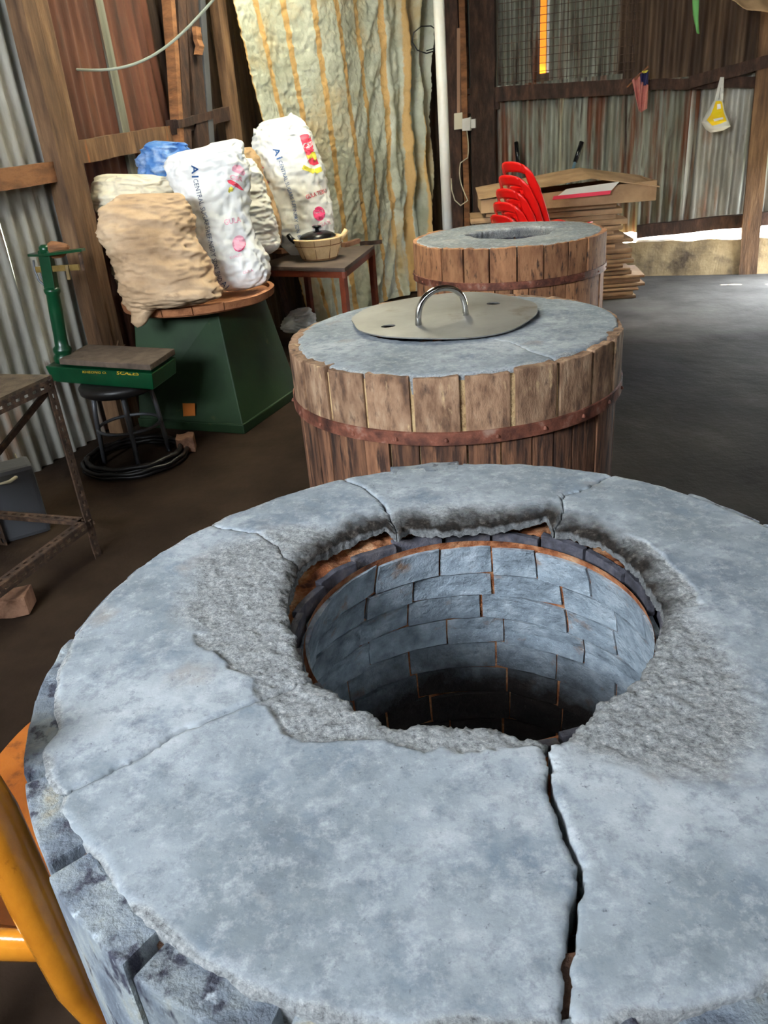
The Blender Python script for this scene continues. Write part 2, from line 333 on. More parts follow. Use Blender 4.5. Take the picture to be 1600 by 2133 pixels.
tr = N.new('ShaderNodeBsdfTranslucent'); L.new(cc, tr.inputs[0]); mx = N.new('ShaderNodeMixShader'); mx.inputs[0].default_value = .25
L.new(h['bs'].outputs[0], mx.inputs[1]); L.new(tr.outputs[0], mx.inputs[2]); L.new(mx.outputs[0], N['Material Output'].inputs[0])

# ------------------------------------------------------------------ setting
def st(o): o['kind'] = 'structure'; return o
LP = V((-1.632, 4.695)); LD = V((.33, .944)).normalized()
LQ = LP+LD
FA = V((2.64, 8.27)); FB = V((4.015, 7.755)); FD = (FB-FA).normalized()
def LW(x, y, off=0): return onpl(x, y, LP, LQ, off)
def FWp(x, y, off=0): return onpl(x, y, FA, FB, off)
LN = V((LD.y, -LD.x)); FN = V((FD.y, -FD.x))      # towards the room
if FN.y > 0: FN = -FN
def lw(s, z, off=0):  # s along the left wall from post
    p = LP+LD*s+LN*off; return V((p.x, p.y, z))
def fwl(s, z, off=0):
    p = FA+FD*s+FN*off; return V((p.x, p.y, z))

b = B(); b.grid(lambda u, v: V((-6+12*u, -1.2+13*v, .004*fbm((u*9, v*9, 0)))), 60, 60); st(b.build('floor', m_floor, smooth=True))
b = B(); b.box((0, 5, -.15), (80, 80, .1)); st(b.build('outdoor_ground', m_ground))
xs0, xs1, ys0, ys1 = -6, 4.9, PY, 10.6
SK = (-.42, 4.5, .03, 6.6)      # unseen skylight sheets, added to brighten the sacks and tarpaulin
m_fibre = M_('added_skylight_fibre', [(0, (236, 230, 206))], bump=0, transl=.55)
roof = empty('ceiling', (0, 4, ROOF), kind='structure')
for i in range(9):
    y0 = ys0+(ys1-ys0)*i/9; y1 = ys0+(ys1-ys0)*(i+1)/9
    for x0, x1, mt in ((xs0, SK[0], m_darkrust), (SK[0], SK[2], m_fibre if SK[1] <= (y0+y1)/2 <= SK[3] else m_darkrust), (SK[2], xs1, m_darkrust)):
        b = B(); b.grid(lambda u, v: V((x0+(x1-x0)*u, y0+(y1-y0+.05)*v, ROOF+.05+.012*(i % 2)+.012*sin((x0+(x1-x0)*u)*20))), max(12, int((x1-x0)*24)), 1); b.build('roof_sheet' if mt is m_darkrust else 'added_skylight_sheet', mt, roof, smooth=True)
b = B()
for i in range(5): b.beam((xs0, ys0+1+i*2.4, ROOF-.03), (xs1, ys0+1+i*2.4, ROOF-.03), .1, .14)
b.build('rafter', m_timber_d, roof)

def corr(name, mt, parent, P, s0, s1, z0, z1, pitch=.1, amp=.016, off=0, slope=0, ph=0, ragged=0):
    n = max(8, int((s1-s0)/pitch*8)); nz = 14
    zt = z1
    def fn(u, v):
        s = s0+(s1-s0)*u; z = z0+(zt+slope*(s-s0)-z0)*v
        if ragged and v == 0: z += ragged*noise.noise(V((s*7, 3, ph)))
        o_ = off+amp*sin(2*pi*s/pitch+ph)+.02*noise.noise(V((s*1.3, z*1.1, ph)))
        return P(s, z, o_)
    return B().grid(fn, n, nz).build(name, mt, parent, smooth=True)

# left wall -----------------------------------------------------------------
def sL(px, py):
    p = LW(px, py); return (V((p.x, p.y))-LP).dot(LD)
wl = empty('wall_left', lw(0, 0, 0), kind='structure')
for q_ in range(4): corr('corrugated_sheet', m_zinc, wl, lw, -6.4+q_*1.18, -6.4+q_*1.18+1.2, .0, ROOF, off=-.08-.015*(q_ % 2))
corr('corrugated_sheet', m_zinc, wl, lw, -1.7, -.98, .0, ROOF, off=-.08)
corr('corrugated_sheet', m_zinc, wl, lw, -1.02, -.45, .0, ROOF, off=-.065, ph=1)
corr('corrugated_sheet', m_zinc, wl, lw, -.5, .1, .0, ROOF, off=-.05, ph=2)
sa, sb, sc_ = sL(238, 100), sL(345, 100), sL(372, 100)
corr('corrugated_sheet', m_rust, wl, lw, .05, sa, .0, ROOF, pitch=.09, amp=.008, off=-.06)
corr('corrugated_sheet', m_rust, wl, lw, sa+.02, sb, .0, ROOF, pitch=.09, amp=.008, off=-.07, ph=1)
corr('corrugated_sheet', m_darkrust, wl, lw, sb-.02, 5.3, .0, ROOF, pitch=.12, amp=.01, off=-.09)
b = B(); b.beam(lw(sa+.02, 0, -.05), lw(sa-.02, ROOF, -.045), .08, .03, up=LN.to_3d()); b.build('cover_strip', m_zinc2, wl)
# timber post: two boards side by side
for (o_, mt, wdt, dp) in ((-.055, m_timber, .10, .10), (.055, m_timber_d, .11, .07)):
    b = B(); b.beam(lw(o_, 0, .05), lw(o_+.03, ROOF, .06), wdt, dp, up=LN.to_3d(), n=8, j=.004); b.build('timber_post', mt if o_ < 0 else m_timber, wl)
def lwbeam(name, mt, a, c, wd, ht, off=.03):
    p, q = LW(*a), LW(*c); n3 = V((LN.x, LN.y, 0))
    b = B(); b.beam(p+n3*off, q+n3*off, wd, ht, n=6, j=.004); return b.build(name, mt, wl)
lwbeam('rail', m_orangewood, (-160, 396), (112, 358), .06, .10, .03)
lwbeam('rail', m_timber, (160, 318), (350, 283), .06, .12, .0)
lwbeam('rail', m_timber_d, (345, 268), (470, 236), .06, .09, .04)
lwbeam('rail', m_timber_d, (345, 262), (420, 240), .05, .05, .07)
for a, c, mt, wd in (((332, -60), (350, 200), m_orangewood, .05), ((372, -60), (405, 330), m_timber_d, .16), ((395, -50), (422, 330), m_steelgrey, .07), ((436, -30), (477, 300), m_timber, .13), ((352, -60), (372, 330), m_timber_d, .1)):
    p, q = LW(*c), LW(*a)
    p = p+(p-q)*(p.z/(q.z-p.z)); b = B(); n3 = V((LN.x, LN.y, 0)); b.beam(p+n3*.05, q+n3*.05+(q-p)*.3, wd, .07, up=n3, n=8, j=.005); b.build('timber_stud', mt, wl)
# knotty pale break on the top of a stud
p = LW(375, 60); q = LW(384, 118); n3 = V((LN.x, LN.y, 0))
b = B(); b.beam(p+n3*.12, q+n3*.12, .07, .03, up=n3, n=6, j=.012); b.build('split_wood', m_orangewood, wl)

# far wall --------------------------------------------------------------------
wf = empty('wall_far', fwl(0, 0), kind='structure')
def sF(px, py):
    p = FWp(px, py); return (V((p.x, p.y))-FA).dot(FD)
sg0, sg1 = sF(1123, 60), sF(1137, 60)
s_post, s_l, s_m, s_r = sF(1010, 180), sF(935, 200), sF(1289, 300), sF(1580, 300)
corr('corrugated_sheet', m_darkrust, wf, fwl, s_l-2.9, s_l+.1, .0, ROOF, off=-.02, pitch=.1)
corr('corrugated_sheet', m_zinc2, wf, fwl, s_l+.05, s_post, 1.8, ROOF, off=-.03, pitch=.1)
corr('corrugated_sheet', m_zinc2, wf, fwl, s_l+.05, s_post, .3, 1.85, off=-.05, pitch=.1)
corr('corrugated_sheet', m_zinc2, wf, fwl, s_post, sF(1160, 350), .38, 1.86, off=-.05, pitch=.095, amp=.018)
corr('corrugated_sheet', m_zinc2, wf, fwl, sF(1155, 350), s_m, .38, 1.86, off=-.06, pitch=.095, amp=.018, ph=1)
corr('corrugated_sheet', m_zinc2, wf, fwl, s_m-.12, sF(1450, 300), .42, 1.78, off=-.04, pitch=.1, amp=.02, ph=2, ragged=.03)
corr('corrugated_sheet', m_zinc, wf, fwl, sF(1432, 300), s_r+.3, .44, 1.76, off=-.05, pitch=.1, amp=.02, ph=.5, ragged=.03)
corr('corrugated_sheet', m_zinc2, wf, fwl, s_post, sg0, 1.75, ROOF, off=-.07, pitch=.09)
corr('corrugated_sheet', m_zinc2, wf, fwl, sg1, sF(1290, 60), 1.75, ROOF, off=-.07, pitch=.09, ph=1)
corr('corrugated_sheet', m_darkrust, wf, fwl, sF(1285, 60), sF(1440, 60), 1.7, ROOF, off=-.08, pitch=.09)
corr('corrugated_sheet', m_darkrust, wf, fwl, sF(1435, 60), s_r+1.3, 1.6, ROOF, off=-.09, pitch=.09)
zs = FWp(1130, 152).z
b = B(); b.box(fwl((sg0+sg1)/2, 1.75+(zs-1.75)/2, -.07), (.12, .02, zs-1.75), rz=atan2(FD.y, FD.x)); b.build('patch_strip', m_darkrust, wf)
b = B(); b.grid(lambda u, v: fwl(sg0-.02+(sg1-sg0+.04)*u, zs+(ROOF-zs)*v, -.12+.01*noise.noise(V((u, v*9, 0)))), 3, 20); b.build('sunlit_gap_fill', m_amber, wf)  # added film; its orange stands in for the sunlit outdoors beyond the gap
def fbeam(name, mt, a, c, wd, ht, off=.04):
    n3 = V((FN.x, FN.y, 0)); b = B(); b.beam(FWp(*a)+n3*off, FWp(*c)+n3*off, wd, ht, n=8, j=.004); return b.build(name, mt, wf)
fbeam('rail', m_timber_d, (1030, 197), (1320, 180), .07, .13)
fbeam('rail', m_timber_d, (1310, 178), (1600, 170), .07, .09)
fbeam('rail', m_timber_d, (955, 222), (1040, 208), .07, .16, .02)
fbeam('rail', m_timber_d, (940, 196), (1030, 182), .05, .05, .05)
fbeam('rail', m_timber_d, (1327, 482), (1620, 452), .08, .12, .0)
fbeam('brace', m_timber_d, (1436, 172), (1640, 118), .07, .10, .12)
for px, wd, of in ((1008, .24, .05), (948, .13, .03), (970, .06, .04)):
    p = FWp(px, 250); s = sF(px, 250)
    b = B(); b.beam(fwl(s, 0, of), fwl(s+.02, ROOF, of), wd, .09, up=V((FN.x, FN.y, 0)), n=8, j=.004); b.build('timber_post', m_timber_d if px != 970 else m_orangewood, wf)
p, q = FWp(1562, 490), FWp(1590, 180); q = q+(q-p)*1.0; n3 = V((FN.x, FN.y, 0)); p0 = p+(p-q)*(p.z/(q.z-p.z))
b = B(); b.beam(p0+n3*.08, q+n3*.08, .16, .1, up=n3, n=8, j=.004); b.build('timber_post', m_timber, wf)
# wire mesh over the upper sheets
b = B(); n3 = V((FN.x, FN.y, 0)); x0, x1 = sF(1040, 60), sF(1335, 60)
k = 0
while x0+k*.066 < x1: b.beam(fwl(x0+k*.066, 1.86, .06), fwl(x0+k*.066, ROOF, .06), .005, .005); k += 1
k = 0
while 1.88+k*.066 < ROOF: b.beam(fwl(x0, 1.88+k*.066, .055), fwl(x1, 1.88+k*.066, .055), .005, .005); k += 1
o = b.build('wire_mesh', m_iron, wf)
# cement plinth under the sheets, broken in places so daylight shows above it
b = B()
def pl(u, v):
    s = sF(1240, 560)+(s_r+1.4-sF(1240, 560))*u
    prof = [(0.10, 0), (.10, .2), (.09, .335), (.03, .345), (-.02, .345), (-.04, 0)]
    i = min(int(v*5+1e-6), 5); o_, z = prof[i]
    z = z+(.012*noise.noise(V((s*5, 1, 2))) if i in (2, 3, 4) else 0)
    return fwl(s, z, o_+.012*noise.noise(V((s*3, z*5, 0))))
b.grid(pl, 120, 5); b.build('plinth', m_plinth, wf)
b = B(); b.beam(fwl(s_l-2.7, .19, -.02), fwl(sF(1245, 560), .19, -.02), .16, .38); b.build('plinth', m_plinth, wf)

# right wall (out of frame, it shades the floor) and corner behind the tarpaulin
wr = empty('wall_right', (RX, 2.5, 0), kind='structure')
for i in range(5):
    y0 = PY+(RY-PY)*i/5
    b = B(); b.grid(lambda u, v: V((RX+.05+.015*sin(u*100), y0+(RY-PY)/5*u*1.01, ROOF*v)), 120, 2); b.build('corrugated_sheet', m_darkrust, wr, smooth=True)
b = B(); b.grid(lambda u, v: V((RX+.05+.015*sin(u*40), RY+1.5*u, DH+(ROOF-DH)*v)), 60, 2); b.build('corrugated_sheet', m_darkrust, wr, smooth=True)
for y in (PY, 1.2, 3.6, RY, 7.55):
    b = B(); b.beam((RX, y, 0), (RX, y, ROOF), .12, .12, up=(0, 1, 0)); b.build('timber_post', m_timber_d, wr)

wb = empty('wall_back', (2.7, PY, 0), kind='structure')
for i in range(5):
    x0 = -1.45+6.25*i/5
    b = B(); b.grid(lambda u, v: V((x0+1.27*u, PY-.02+.012*sin(u*60), ROOF*v)), 80, 2); b.build('corrugated_sheet', m_darkrust, wb, smooth=True)
for i in range(3):
    x0 = -3.9+3.2*i/3
    b = B(); b.grid(lambda u, v: V((x0+1.1*u, PY-.02+.012*sin(u*60), 2.3*v)), 80, 2); b.build('corrugated_sheet', m_darkrust, wb, smooth=True)
# ------------------------------------------------------------------ ovens
def polar_fn(pts, z, c, per=True):
    q = []
    for p in pts:
        w_ = atz(p[0], p[1], z) if len(p) == 2 else V(p)
        q.append((atan2(w_.y-c[1], w_.x-c[0]) % (2*pi), hypot(w_.y-c[1], w_.x-c[0])))
    q.sort()
    def fn(t):
        t %= 2*pi
        for i in range(len(q)):
            a, b_ = q[i], q[(i+1) % len(q)]
            t0, t1 = a[0], b_[0]
            if i == len(q)-1: t1 += 2*pi
            tt = t if t >= q[0][0] else t+2*pi
            if t0 <= tt <= t1:
                k = (tt-t0)/max(1e-6, t1-t0); return a[1]+(b_[1]-a[1])*k
        return q[0][1]
    return fn
def oven(name, label, c, Rr, hole, outer, cracks, rough, mt_top, mt_up, mt_low, nth, nr, seedv, n_up=24, n_low=31, hoopz=.725, skirt=.055, gap=.009, core=m_core, lipf=None, drop=.008, cored=.032, inskirt=.05):
    rnd = random.Random(seedv)
    root = empty(name, (c[0], c[1], 0), label, 'oven', 'barrel ovens in a row')
    # top slab, one piece between each pair of cracks
    ck = []
    for pts, wdt in cracks:
        q = []
        for p in pts:
            w_ = atz(p[0], p[1], T) if len(p) == 2 else V(p)
            q.append((hypot(w_.y-c[1], w_.x-c[0]), atan2(w_.y-c[1], w_.x-c[0])))
        q.sort(); th0 = q[0][1]
        q = [(r_, th0+((t_-th0+pi) % (2*pi)-pi)) for r_, t_ in q]
        ck.append((q, wdt, th0 % (2*pi)))
    ck.sort(key=lambda a: a[2])
    def ckth(k, r_, side):
        q, wdt, th0 = ck[k]; sh = (th0 % (2*pi))-q[0][1]
        if r_ <= q[0][0]: t_ = q[0][1]
        elif r_ >= q[-1][0]: t_ = q[-1][1]
        else:
            for i in range(len(q)-1):
                if q[i][0] <= r_ <= q[i+1][0]:
                    t_ = q[i][1]+(q[i+1][1]-q[i][1])*(r_-q[i][0])/max(1e-6, q[i+1][0]-q[i][0]); break
        jag = .004*noise.noise(V((r_*60, k*9, seedv)))+.0025*noise.noise(V((r_*190, k*9, 5)))
        wd = wdt*(.5+.9*abs(noise.noise(V((r_*14, k*7, side*.2)))))
        return t_+sh+(jag+side*wd)/max(r_, .1)
    K = len(ck)
    for k in range(K):
        k2 = (k+1) % K; add = 2*pi if k2 <= k else 0
        span = ck[k2][2]+add-ck[k][2]
        nt_ = max(12, int(nth*span/(2*pi)))
        verts = []; att = []; fs = []
        for j in range(nr+1):
            for i in range(nt_+1):
                f = j/nr; rr_ = .27+(Rr-.27)*f
                ta = ckth(k, rr_, 1); tb = ckth(k2, rr_, -1)+add
                th = ta+(tb-ta)*i/nt_
                hr = hole(th)+.006*noise.noise(V((cos(th)*9, sin(th)*9, seedv)))+.004*noise.noise(V((cos(th)*40, sin(th)*40, seedv)))
                orr = outer(th)+.004*noise.noise(V((cos(th)*14, sin(th)*14, seedv+3)))+.002*noise.noise(V((cos(th)*60, sin(th)*60, seedv)))
                r_ = hr+(orr-hr)*(f**1.15)
                x, y = c[0]+r_*cos(th), c[1]+r_*sin(th)
                rg = rough(th, r_, hr, x, y)
                z = T+.004*noise.noise(V((x*4, y*4, 0)))+.001*noise.noise(V((x*30, y*30, 0)))
                if rg > 0:
                    z += -.004*rg+rg*.0035*fbm((x*55, y*55, 1), 4)
                if orr-r_ < .03: rg = max(rg, min(1, max(0, (.009+.016*noise.noise(V((x*18, y*18, 3)))-(orr-r_))/.006)))
                lp = lipf(th) if lipf else (.012, .012)      # (width, depth) of the worn lip
                e = r_-hr; soot = 0
                if e < lp[0]:
                    kk = 1-e/lp[0]; z -= lp[1]*(kk**2)*.9; soot = (kk**.8)*min(1, lp[0]/.05)
                    z += .004*kk*fbm((x*70, y*70, 2), 3)
                eo = orr-r_
                if eo < .012: z -= .004*(1-eo/.012)**2
                edge = min(i, nt_-i)*(span/nt_)*r_
                if edge < .006: z -= .0025*(1-edge/.006)
                verts.append(V((x, y, z))); att.append((rg, max(0, min(1, soot*1.3-.1+.35*fbm((x*26, y*26, 7), 3)*(soot > 0))), 0))
        W_ = nt_+1
        for j in range(nr):
            for i in range(nt_): a_ = j*W_+i; fs.append((a_, a_+1, a_+W_+1, a_+W_))
        # skirt all round
        ring = list(range(W_))+[j*W_+W_-1 for j in range(1, nr+1)]+[nr*W_+i for i in range(W_-2, -1, -1)]+[j*W_ for j in range(nr-1, 0, -1)]
        base = len(verts); prevs = ring
        for lv in range(1, 4):
            cur = []
            for q_ in ring:
                p = verts[q_]; inner = q_ < W_
                sk = (inskirt+.008*noise.noise(V((p.x*20, p.y*20, 9)))) if inner else inskirt+(skirt-inskirt)*min(1, (q_//W_)/nr*3)
                jj = V((.004*noise.noise(V((p.x*90, p.y*90, lv*3+p.z))), .004*noise.noise(V((p.x*90, p.y*90, lv*3+7))), 0)) if lv < 3 else V((0, 0, 0))
                verts.append(p-V((0, 0, sk*lv/3))+jj*(1 if inner else .3)); att.append((.85, .5 if inner else .25, .0)); cur.append(len(verts)-1)
            for i in range(len(ring)): fs.append((prevs[i], prevs[(i+1) % len(ring)], cur[(i+1) % len(ring)], cur[i]))
            prevs = cur
        b = B(); b.add(verts, fs); b.att = att; b.build('plaster_slab', mt_top, root, smooth=True)
    # core between slab and staves
    hi = [(0.50, T-.006), (Rr-.052, T-.012), (Rr-cored-.002, T-.02), (Rr-cored, hoopz), (Rr-cored-.012, hoopz-.01), (Rr-cored-.012, .02), (.46, .0)]
    b = B(); b.lathe(hi, (c[0], c[1], 0), 96, cap=False); b.build('mortar_core', core, root)
    # upper boards and lower staves
    def board(a0, a1, z0, z1, r0_, r1_, n=4, jz=0):
        b = B(); vs = []
        for z in (z0, z1):
            for rad in (r0_, r1_):
                for i in range(n+1):
                    t_ = a0+(a1-a0)*i/n; vs.append((c[0]+rad*cos(t_), c[1]+rad*sin(t_), z+(jz*noise.noise(V((t_*30, rad, seedv))) if z == z1 else 0)))
        m_ = n+1; fs = []
        for i in range(n):
            fs += [(i, i+1, m_+i+1, m_+i), (2*m_+i, 3*m_+i, 3*m_+i+1, 2*m_+i+1), (i, 2*m_+i, 2*m_+i+1, i+1), (m_+i, m_+i+1, 3*m_+i+1, 3*m_+i)]
        fs += [(0, m_, 3*m_, 2*m_), (n, 2*m_+n, 3*m_+n, m_+n)]
        b.add(vs, fs); return b
    t_ = rnd.uniform(0, 1); k = 0
    while k < n_up:
        wdt = 2*pi/n_up; a0 = t_+k*wdt; g_ = gap/Rr*rnd.uniform(.5, 1.1)
        dz = rnd.uniform(-drop, 0); dr = rnd.uniform(-.004, .004)
        board(a0+g_/2, a0+wdt-g_/2, hoopz-.01, T+dz, Rr-.045, Rr+dr, 5, .006).build('upper_board', mt_up, root, bevel=.004)
        k += 1
    t_ = rnd.uniform(0, 1); acc = 0; ws = [rnd.uniform(.6, 1.4) for _ in range(n_low)]; tot = sum(ws)
    for w_ in ws:
        wdt = 2*pi*w_/tot; g_ = .006/Rr; dr = rnd.uniform(-.005, .003)
        board(t_+acc+g_/2, t_+acc+wdt-g_/2, 0.0, hoopz-.005, Rr-.05, Rr-.008+dr, 4).build('stave', mt_low, root, bevel=.003)
        acc += wdt
    # riveted iron hoops
    for hz in (hoopz, .16):
        b = B()
        for i in range(97):
            pass
        def hp_(u, v):
            t_ = 2*pi*u; o_ = [0, .005, .005, 0][int(v*3+.01)]; zz = [-.022, -.02, .02, .022][int(v*3+.01)]
            return V((c[0]+(Rr+.003+o_+.002*noise.noise(V((cos(t_)*5, sin(t_)*5, 1))))*cos(t_), c[1]+(Rr+.003+o_)*sin(t_), hz+zz+.004*noise.noise(V((cos(t_)*2, sin(t_)*2, seedv)))))
        b.grid(hp_, 120, 3, closeu=True); ho = b.build('iron_hoop', m_hoop, root)
        b = B()
        for i in range(24):
            t_ = 2*pi*i/24+.1; p = V((c[0]+(Rr+.009)*cos(t_), c[1]+(Rr+.009)*sin(t_), hz)); b.lathe([(.007, -.005), (.006, 0), (.003, .005)], p, 8)
        b.build('rivet', m_hoop, ho)['kind'] = 'stuff'
    return root

def pot_inside(root, pc, mouth, courses, per, z0=.845, sd=3, zh=.062, deep=True):
    rnd = random.Random(sd)
    prof = lambda z: mouth+.05*min(1, (z0-z)/.25)+.03*sin(max(0, (z0-z))/.7*pi)
    # clay body behind tiles
    b = B(); b.lathe([(prof(z)+.0015, z) for z in [z0-.0, .78, .7, .6, .5, .4, .3, .2, .12]]+[(.05, .10)], (pc[0], pc[1], 0), 72, cap=False); b.build('clay_lining', m_clay, root, smooth=True)
    b = B(); b.grid(lambda u, v: V((pc[0]+(prof(.15)+.02)*v*cos(2*pi*u), pc[1]+(prof(.15)+.02)*v*sin(2*pi*u), .13+.015*noise.noise(V((u*9, v*5, 1))))), 40, 8, closeu=True); b.build('ash_bed', m_ash, root, smooth=True)
    z = z0-.012
    for cidx in range(courses):
        hh = zh*rnd.uniform(.85, 1.15)*(1.15 if cidx == 0 else 1)
        if z-hh < .14: break
        n = per+rnd.choice((-1, 0, 1)); t0 = rnd.uniform(0, 6); ws = [rnd.uniform(.7, 1.35) for _ in range(n)]; tot = sum(ws); acc = 0
        for w_ in ws:
            wd = 2*pi*w_/tot; a0 = t0+acc; acc += wd; g = .0016/mouth*rnd.uniform(.4, 2); tl = rnd.uniform(-.009, .009)
            dr = rnd.uniform(-.003, .003); nn = 5
            vs = []; fs = []
            for l in range(2):
                for j in range(3):
                    for i in range(nn+1):
                        th = a0+g+(wd-2*g)*i/nn; zz = z-.003-(hh-.006)*j/2+tl*(i/nn-.5)+.002*noise.noise(V((th*30, z*40, 1)))
                        rr_ = prof(zz)-(.006 if l == 0 else -.008)+dr-.0035*(j == 2)+.0025*noise.noise(V((th*20, zz*30, 2)))+(.003 if (l == 0 and (i in (0, nn))) else 0)
                        vs.append((pc[0]+rr_*cos(th), pc[1]+rr_*sin(th), zz))
            m_ = (nn+1)
            for j in range(2):
                for i in range(nn):
                    a_ = j*m_+i; fs.append((a_, a_+1, a_+m_+1, a_+m_))
            L2 = 3*m_
            for i in range(nn): fs += [(i, L2+i, L2+i+1, i+1), (2*m_+i, 2*m_+i+1, L2+2*m_+i+1, L2+2*m_+i)]
            for j in range(2): fs += [(j*m_, j*m_+m_, L2+j*m_+m_, L2+j*m_), (j*m_+nn, L2+j*m_+nn, L2+j*m_+m_+nn, j*m_+m_+nn)]
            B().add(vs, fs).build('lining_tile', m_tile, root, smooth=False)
        z -= hh
    # ring of shards round the mouth
    n = 19; acc = 0
    for k in range(n):
        t_ = 2*pi*k/n; wd = 2*pi/n*rnd.uniform(.9, 1.12); tw = rnd.uniform(.10, .22)
        vs = []; fs = []; nn = 4; hgt = rnd.uniform(.026, .036)
        for l in range(2):
            for j in range(2):
                for i in range(nn+1):
                    th = t_+wd*i/nn; rr_ = mouth+.006+tw*.08*(i/nn)+.013*l+.003*noise.noise(V((th*20, j, sd)))
                    vs.append((pc[0]+rr_*cos(th), pc[1]+rr_*sin(th), z0-.016+hgt*(1-j)+.004*noise.noise(V((th*14, l, 3)))))
        m_ = nn+1
        for i in range(nn):
            fs += [(i, i+1, m_+i+1, m_+i), (2*m_+i, 3*m_+i, 3*m_+i+1, 2*m_+i+1), (i, 2*m_+i, 2*m_+i+1, i+1), (m_+i, m_+i+1, 3*m_+i+1, 3*m_+i)]
        fs += [(0, m_, 3*m_, 2*m_), (nn, 2*m_+nn, 3*m_+nn, m_+nn)]
        B().add(vs, fs).build('mouth_shard', m_shard, root, bevel=.002)
    # lumpy orange clay packed between mouth ring and slab
    def led(u, v):
        t_ = 2*pi*u; r_ = mouth+.02+.13*v; x, y = pc[0]+r_*cos(t_), pc[1]+r_*sin(t_)
        return V((x, y, z0+.002+.022*v+.012*fbm((x*22, y*22, 5), 4)+.006*fbm((x*70, y*70, 5), 3)))
    b = B(); b.grid(led, 260, 16, closeu=True); b.build('clay_packing', m_clay, root, smooth=True)

# near oven ---------------------------------------------------------------------
NC = (.0975, .923); NR = .60
hole_px = [(597, 1262), (604, 1215), (625, 1165), (680, 1128), (740, 1100), (800, 1082), (830, 1098), (850, 1082), (920, 1090), (1000, 1082), (1080, 1072), (1140, 1058), (1152, 1092), (1180, 1088), (1250, 1112), (1310, 1150), (1350, 1200), (1385, 1262), (1372, 1310), (1352, 1362), (1330, 1402), (1295, 1432), (1250, 1455), (1230, 1480), (1200, 1512), (1168, 1542), (1150, 1548), (1110, 1532), (1060, 1518), (1035, 1505), (1000, 1502), (950, 1500), (900, 1496), (868, 1500), (840, 1508), (810, 1500), (775, 1480), (765, 1470), (735, 1455), (710, 1440), (690, 1425), (655, 1412), (640, 1390), (620, 1340), (605, 1300)]
hole_n = polar_fn(hole_px, T, NC)
out_px = [(118, 1400), (120, 1520), (90, 1560), (90, 1610), (130, 1660), (122, 1690), (205, 1790), (270, 1890), (400, 1985), (520, 2070)]
def P3(r_, d): return (NC[0]+r_*cos(R(d)), NC[1]+r_*sin(R(d)), T)
out_n = polar_fn([atz(x, y, T)[:] for x, y in out_px]+[P3(.588, a) for a in (170, 160, 150, 140, 125, 110, 95, 80, 65, 50, 35, 20, 5, -10, -30, -50)]+[P3(.57, -70), P3(.565, -90), P3(.568, -105)], T, NC)
rough_px = [(380, 1210), (400, 1130), (520, 1120), (590, 1075), (700, 1100), (800, 1060), (850, 1050), (1060, 1045), (1150, 1055), (1260, 1085), (1380, 1150), (1470, 1260), (1560, 1380), (1640, 1500), (1560, 1640), (1400, 1640), (1290, 1590), (1160, 1555), (1060, 1560), (960, 1560), (840, 1562), (760, 1535), (700, 1510), (670, 1545), (620, 1556), (580, 1530), (556, 1480), (560, 1440), (500, 1440), (530, 1380), (510, 1345), (420, 1380), (310, 1380), (330, 1300)]
rf_raw = polar_fn(rough_px, T, NC); rf_t = [sum(rf_raw(R(k+q)) for q in range(-6, 7, 2))/7 for k in range(360)]
def rough_f(t): k = math.degrees(t) % 360; i = int(k); return rf_t[i % 360]*(1-(k-i))+rf_t[(i+1) % 360]*(k-i)
def rough_n(th, r_, hr, x, y):
    rf = max(rough_f(th), hr+.02)+.012*fbm((x*16, y*16, 4), 4)
    soft = .05 if 35 < (math.degrees(th) % 360) < 175 or (math.degrees(th) % 360) > 285 else .006
    return max(0, min(1, (rf-r_)/soft))
def lip_n(th):
    d = math.degrees(th) % 360
    k = max(0, cos(R(d-75)))**.7 if cos(R(d-75)) > 0 else 0
    return (.014+.05*k, .007+.008*k)
OUT = lambda a: (NC[0]+.75*cos(R(a)), NC[1]+.75*sin(R(a)), T)
cracks_n = [([(1155, 1548), (1163, 1590), (1180, 1640), (1184, 1700), (1200, 1760), (1226, 1830), (1256, 1900), (1250, 1960), (1230, 2030), (1216, 2120), (1205, 2260)], .0062),
            ([(650, 1412), (600, 1428), (560, 1440), (480, 1475), (390, 1515), (290, 1555), (210, 1610), (130, 1650), (100, 1665)], .003),
            ([(622, 1165), (600, 1140), (545, 1112), (460, 1098), (420, 1085)], .0016),
            ([(828, 1098), (800, 1055), (755, 1015), (722, 1000), (705, 985)], .0024),
            ([(1152, 1092), (1152, 1060), (1165, 1045), (1215, 1022), (1270, 990), (1290, 975)], .0024)]
near = oven('barrel_oven', 'large grey plaster topped oven in the foreground with open broken hole', NC, NR, hole_n, out_n, cracks_n, rough_n, m_plaster, m_stave_near, m_stave_near, 720, 110, 1, n_up=24, gap=.014, core=m_dark, lipf=lip_n, drop=.014, inskirt=.016, hoopz=.40)
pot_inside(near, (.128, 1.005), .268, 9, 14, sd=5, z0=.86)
# middle oven ----------------------------------------------------------------------
MC = (.299, 2.729); MR = .583
def ncr(c, ds, w_): return [([(c[0]+r_*cos(R(d+3*sin(r_*20))), c[1]+r_*sin(R(d+3*sin(r_*20))), T) for r_ in (.2, .3, .4, .5, .6)], w_) for d in ds]
def rnone(th, r_, hr, x, y): return max(0, min(1, (hr+.012-r_)/.01))*.8
hole_m = polar_fn([(.285+.30*cos(a), 2.86+.30*sin(a), T) for a in [i*pi/24 for i in range(48)]], T, MC)
mid = oven('barrel_oven', 'middle oven with orange brown boards under a flat metal lid', MC, MR, hole_m, lambda t: .562+.012*sin(t*3+1), ncr(MC, (-62, 100), .0004), rnone, m_plaster, m_stave, m_stave_low, 300, 40, 11, gap=.017, cored=.009)
pot_inside(mid, (.285, 2.86), .29, 3, 12, sd=8)
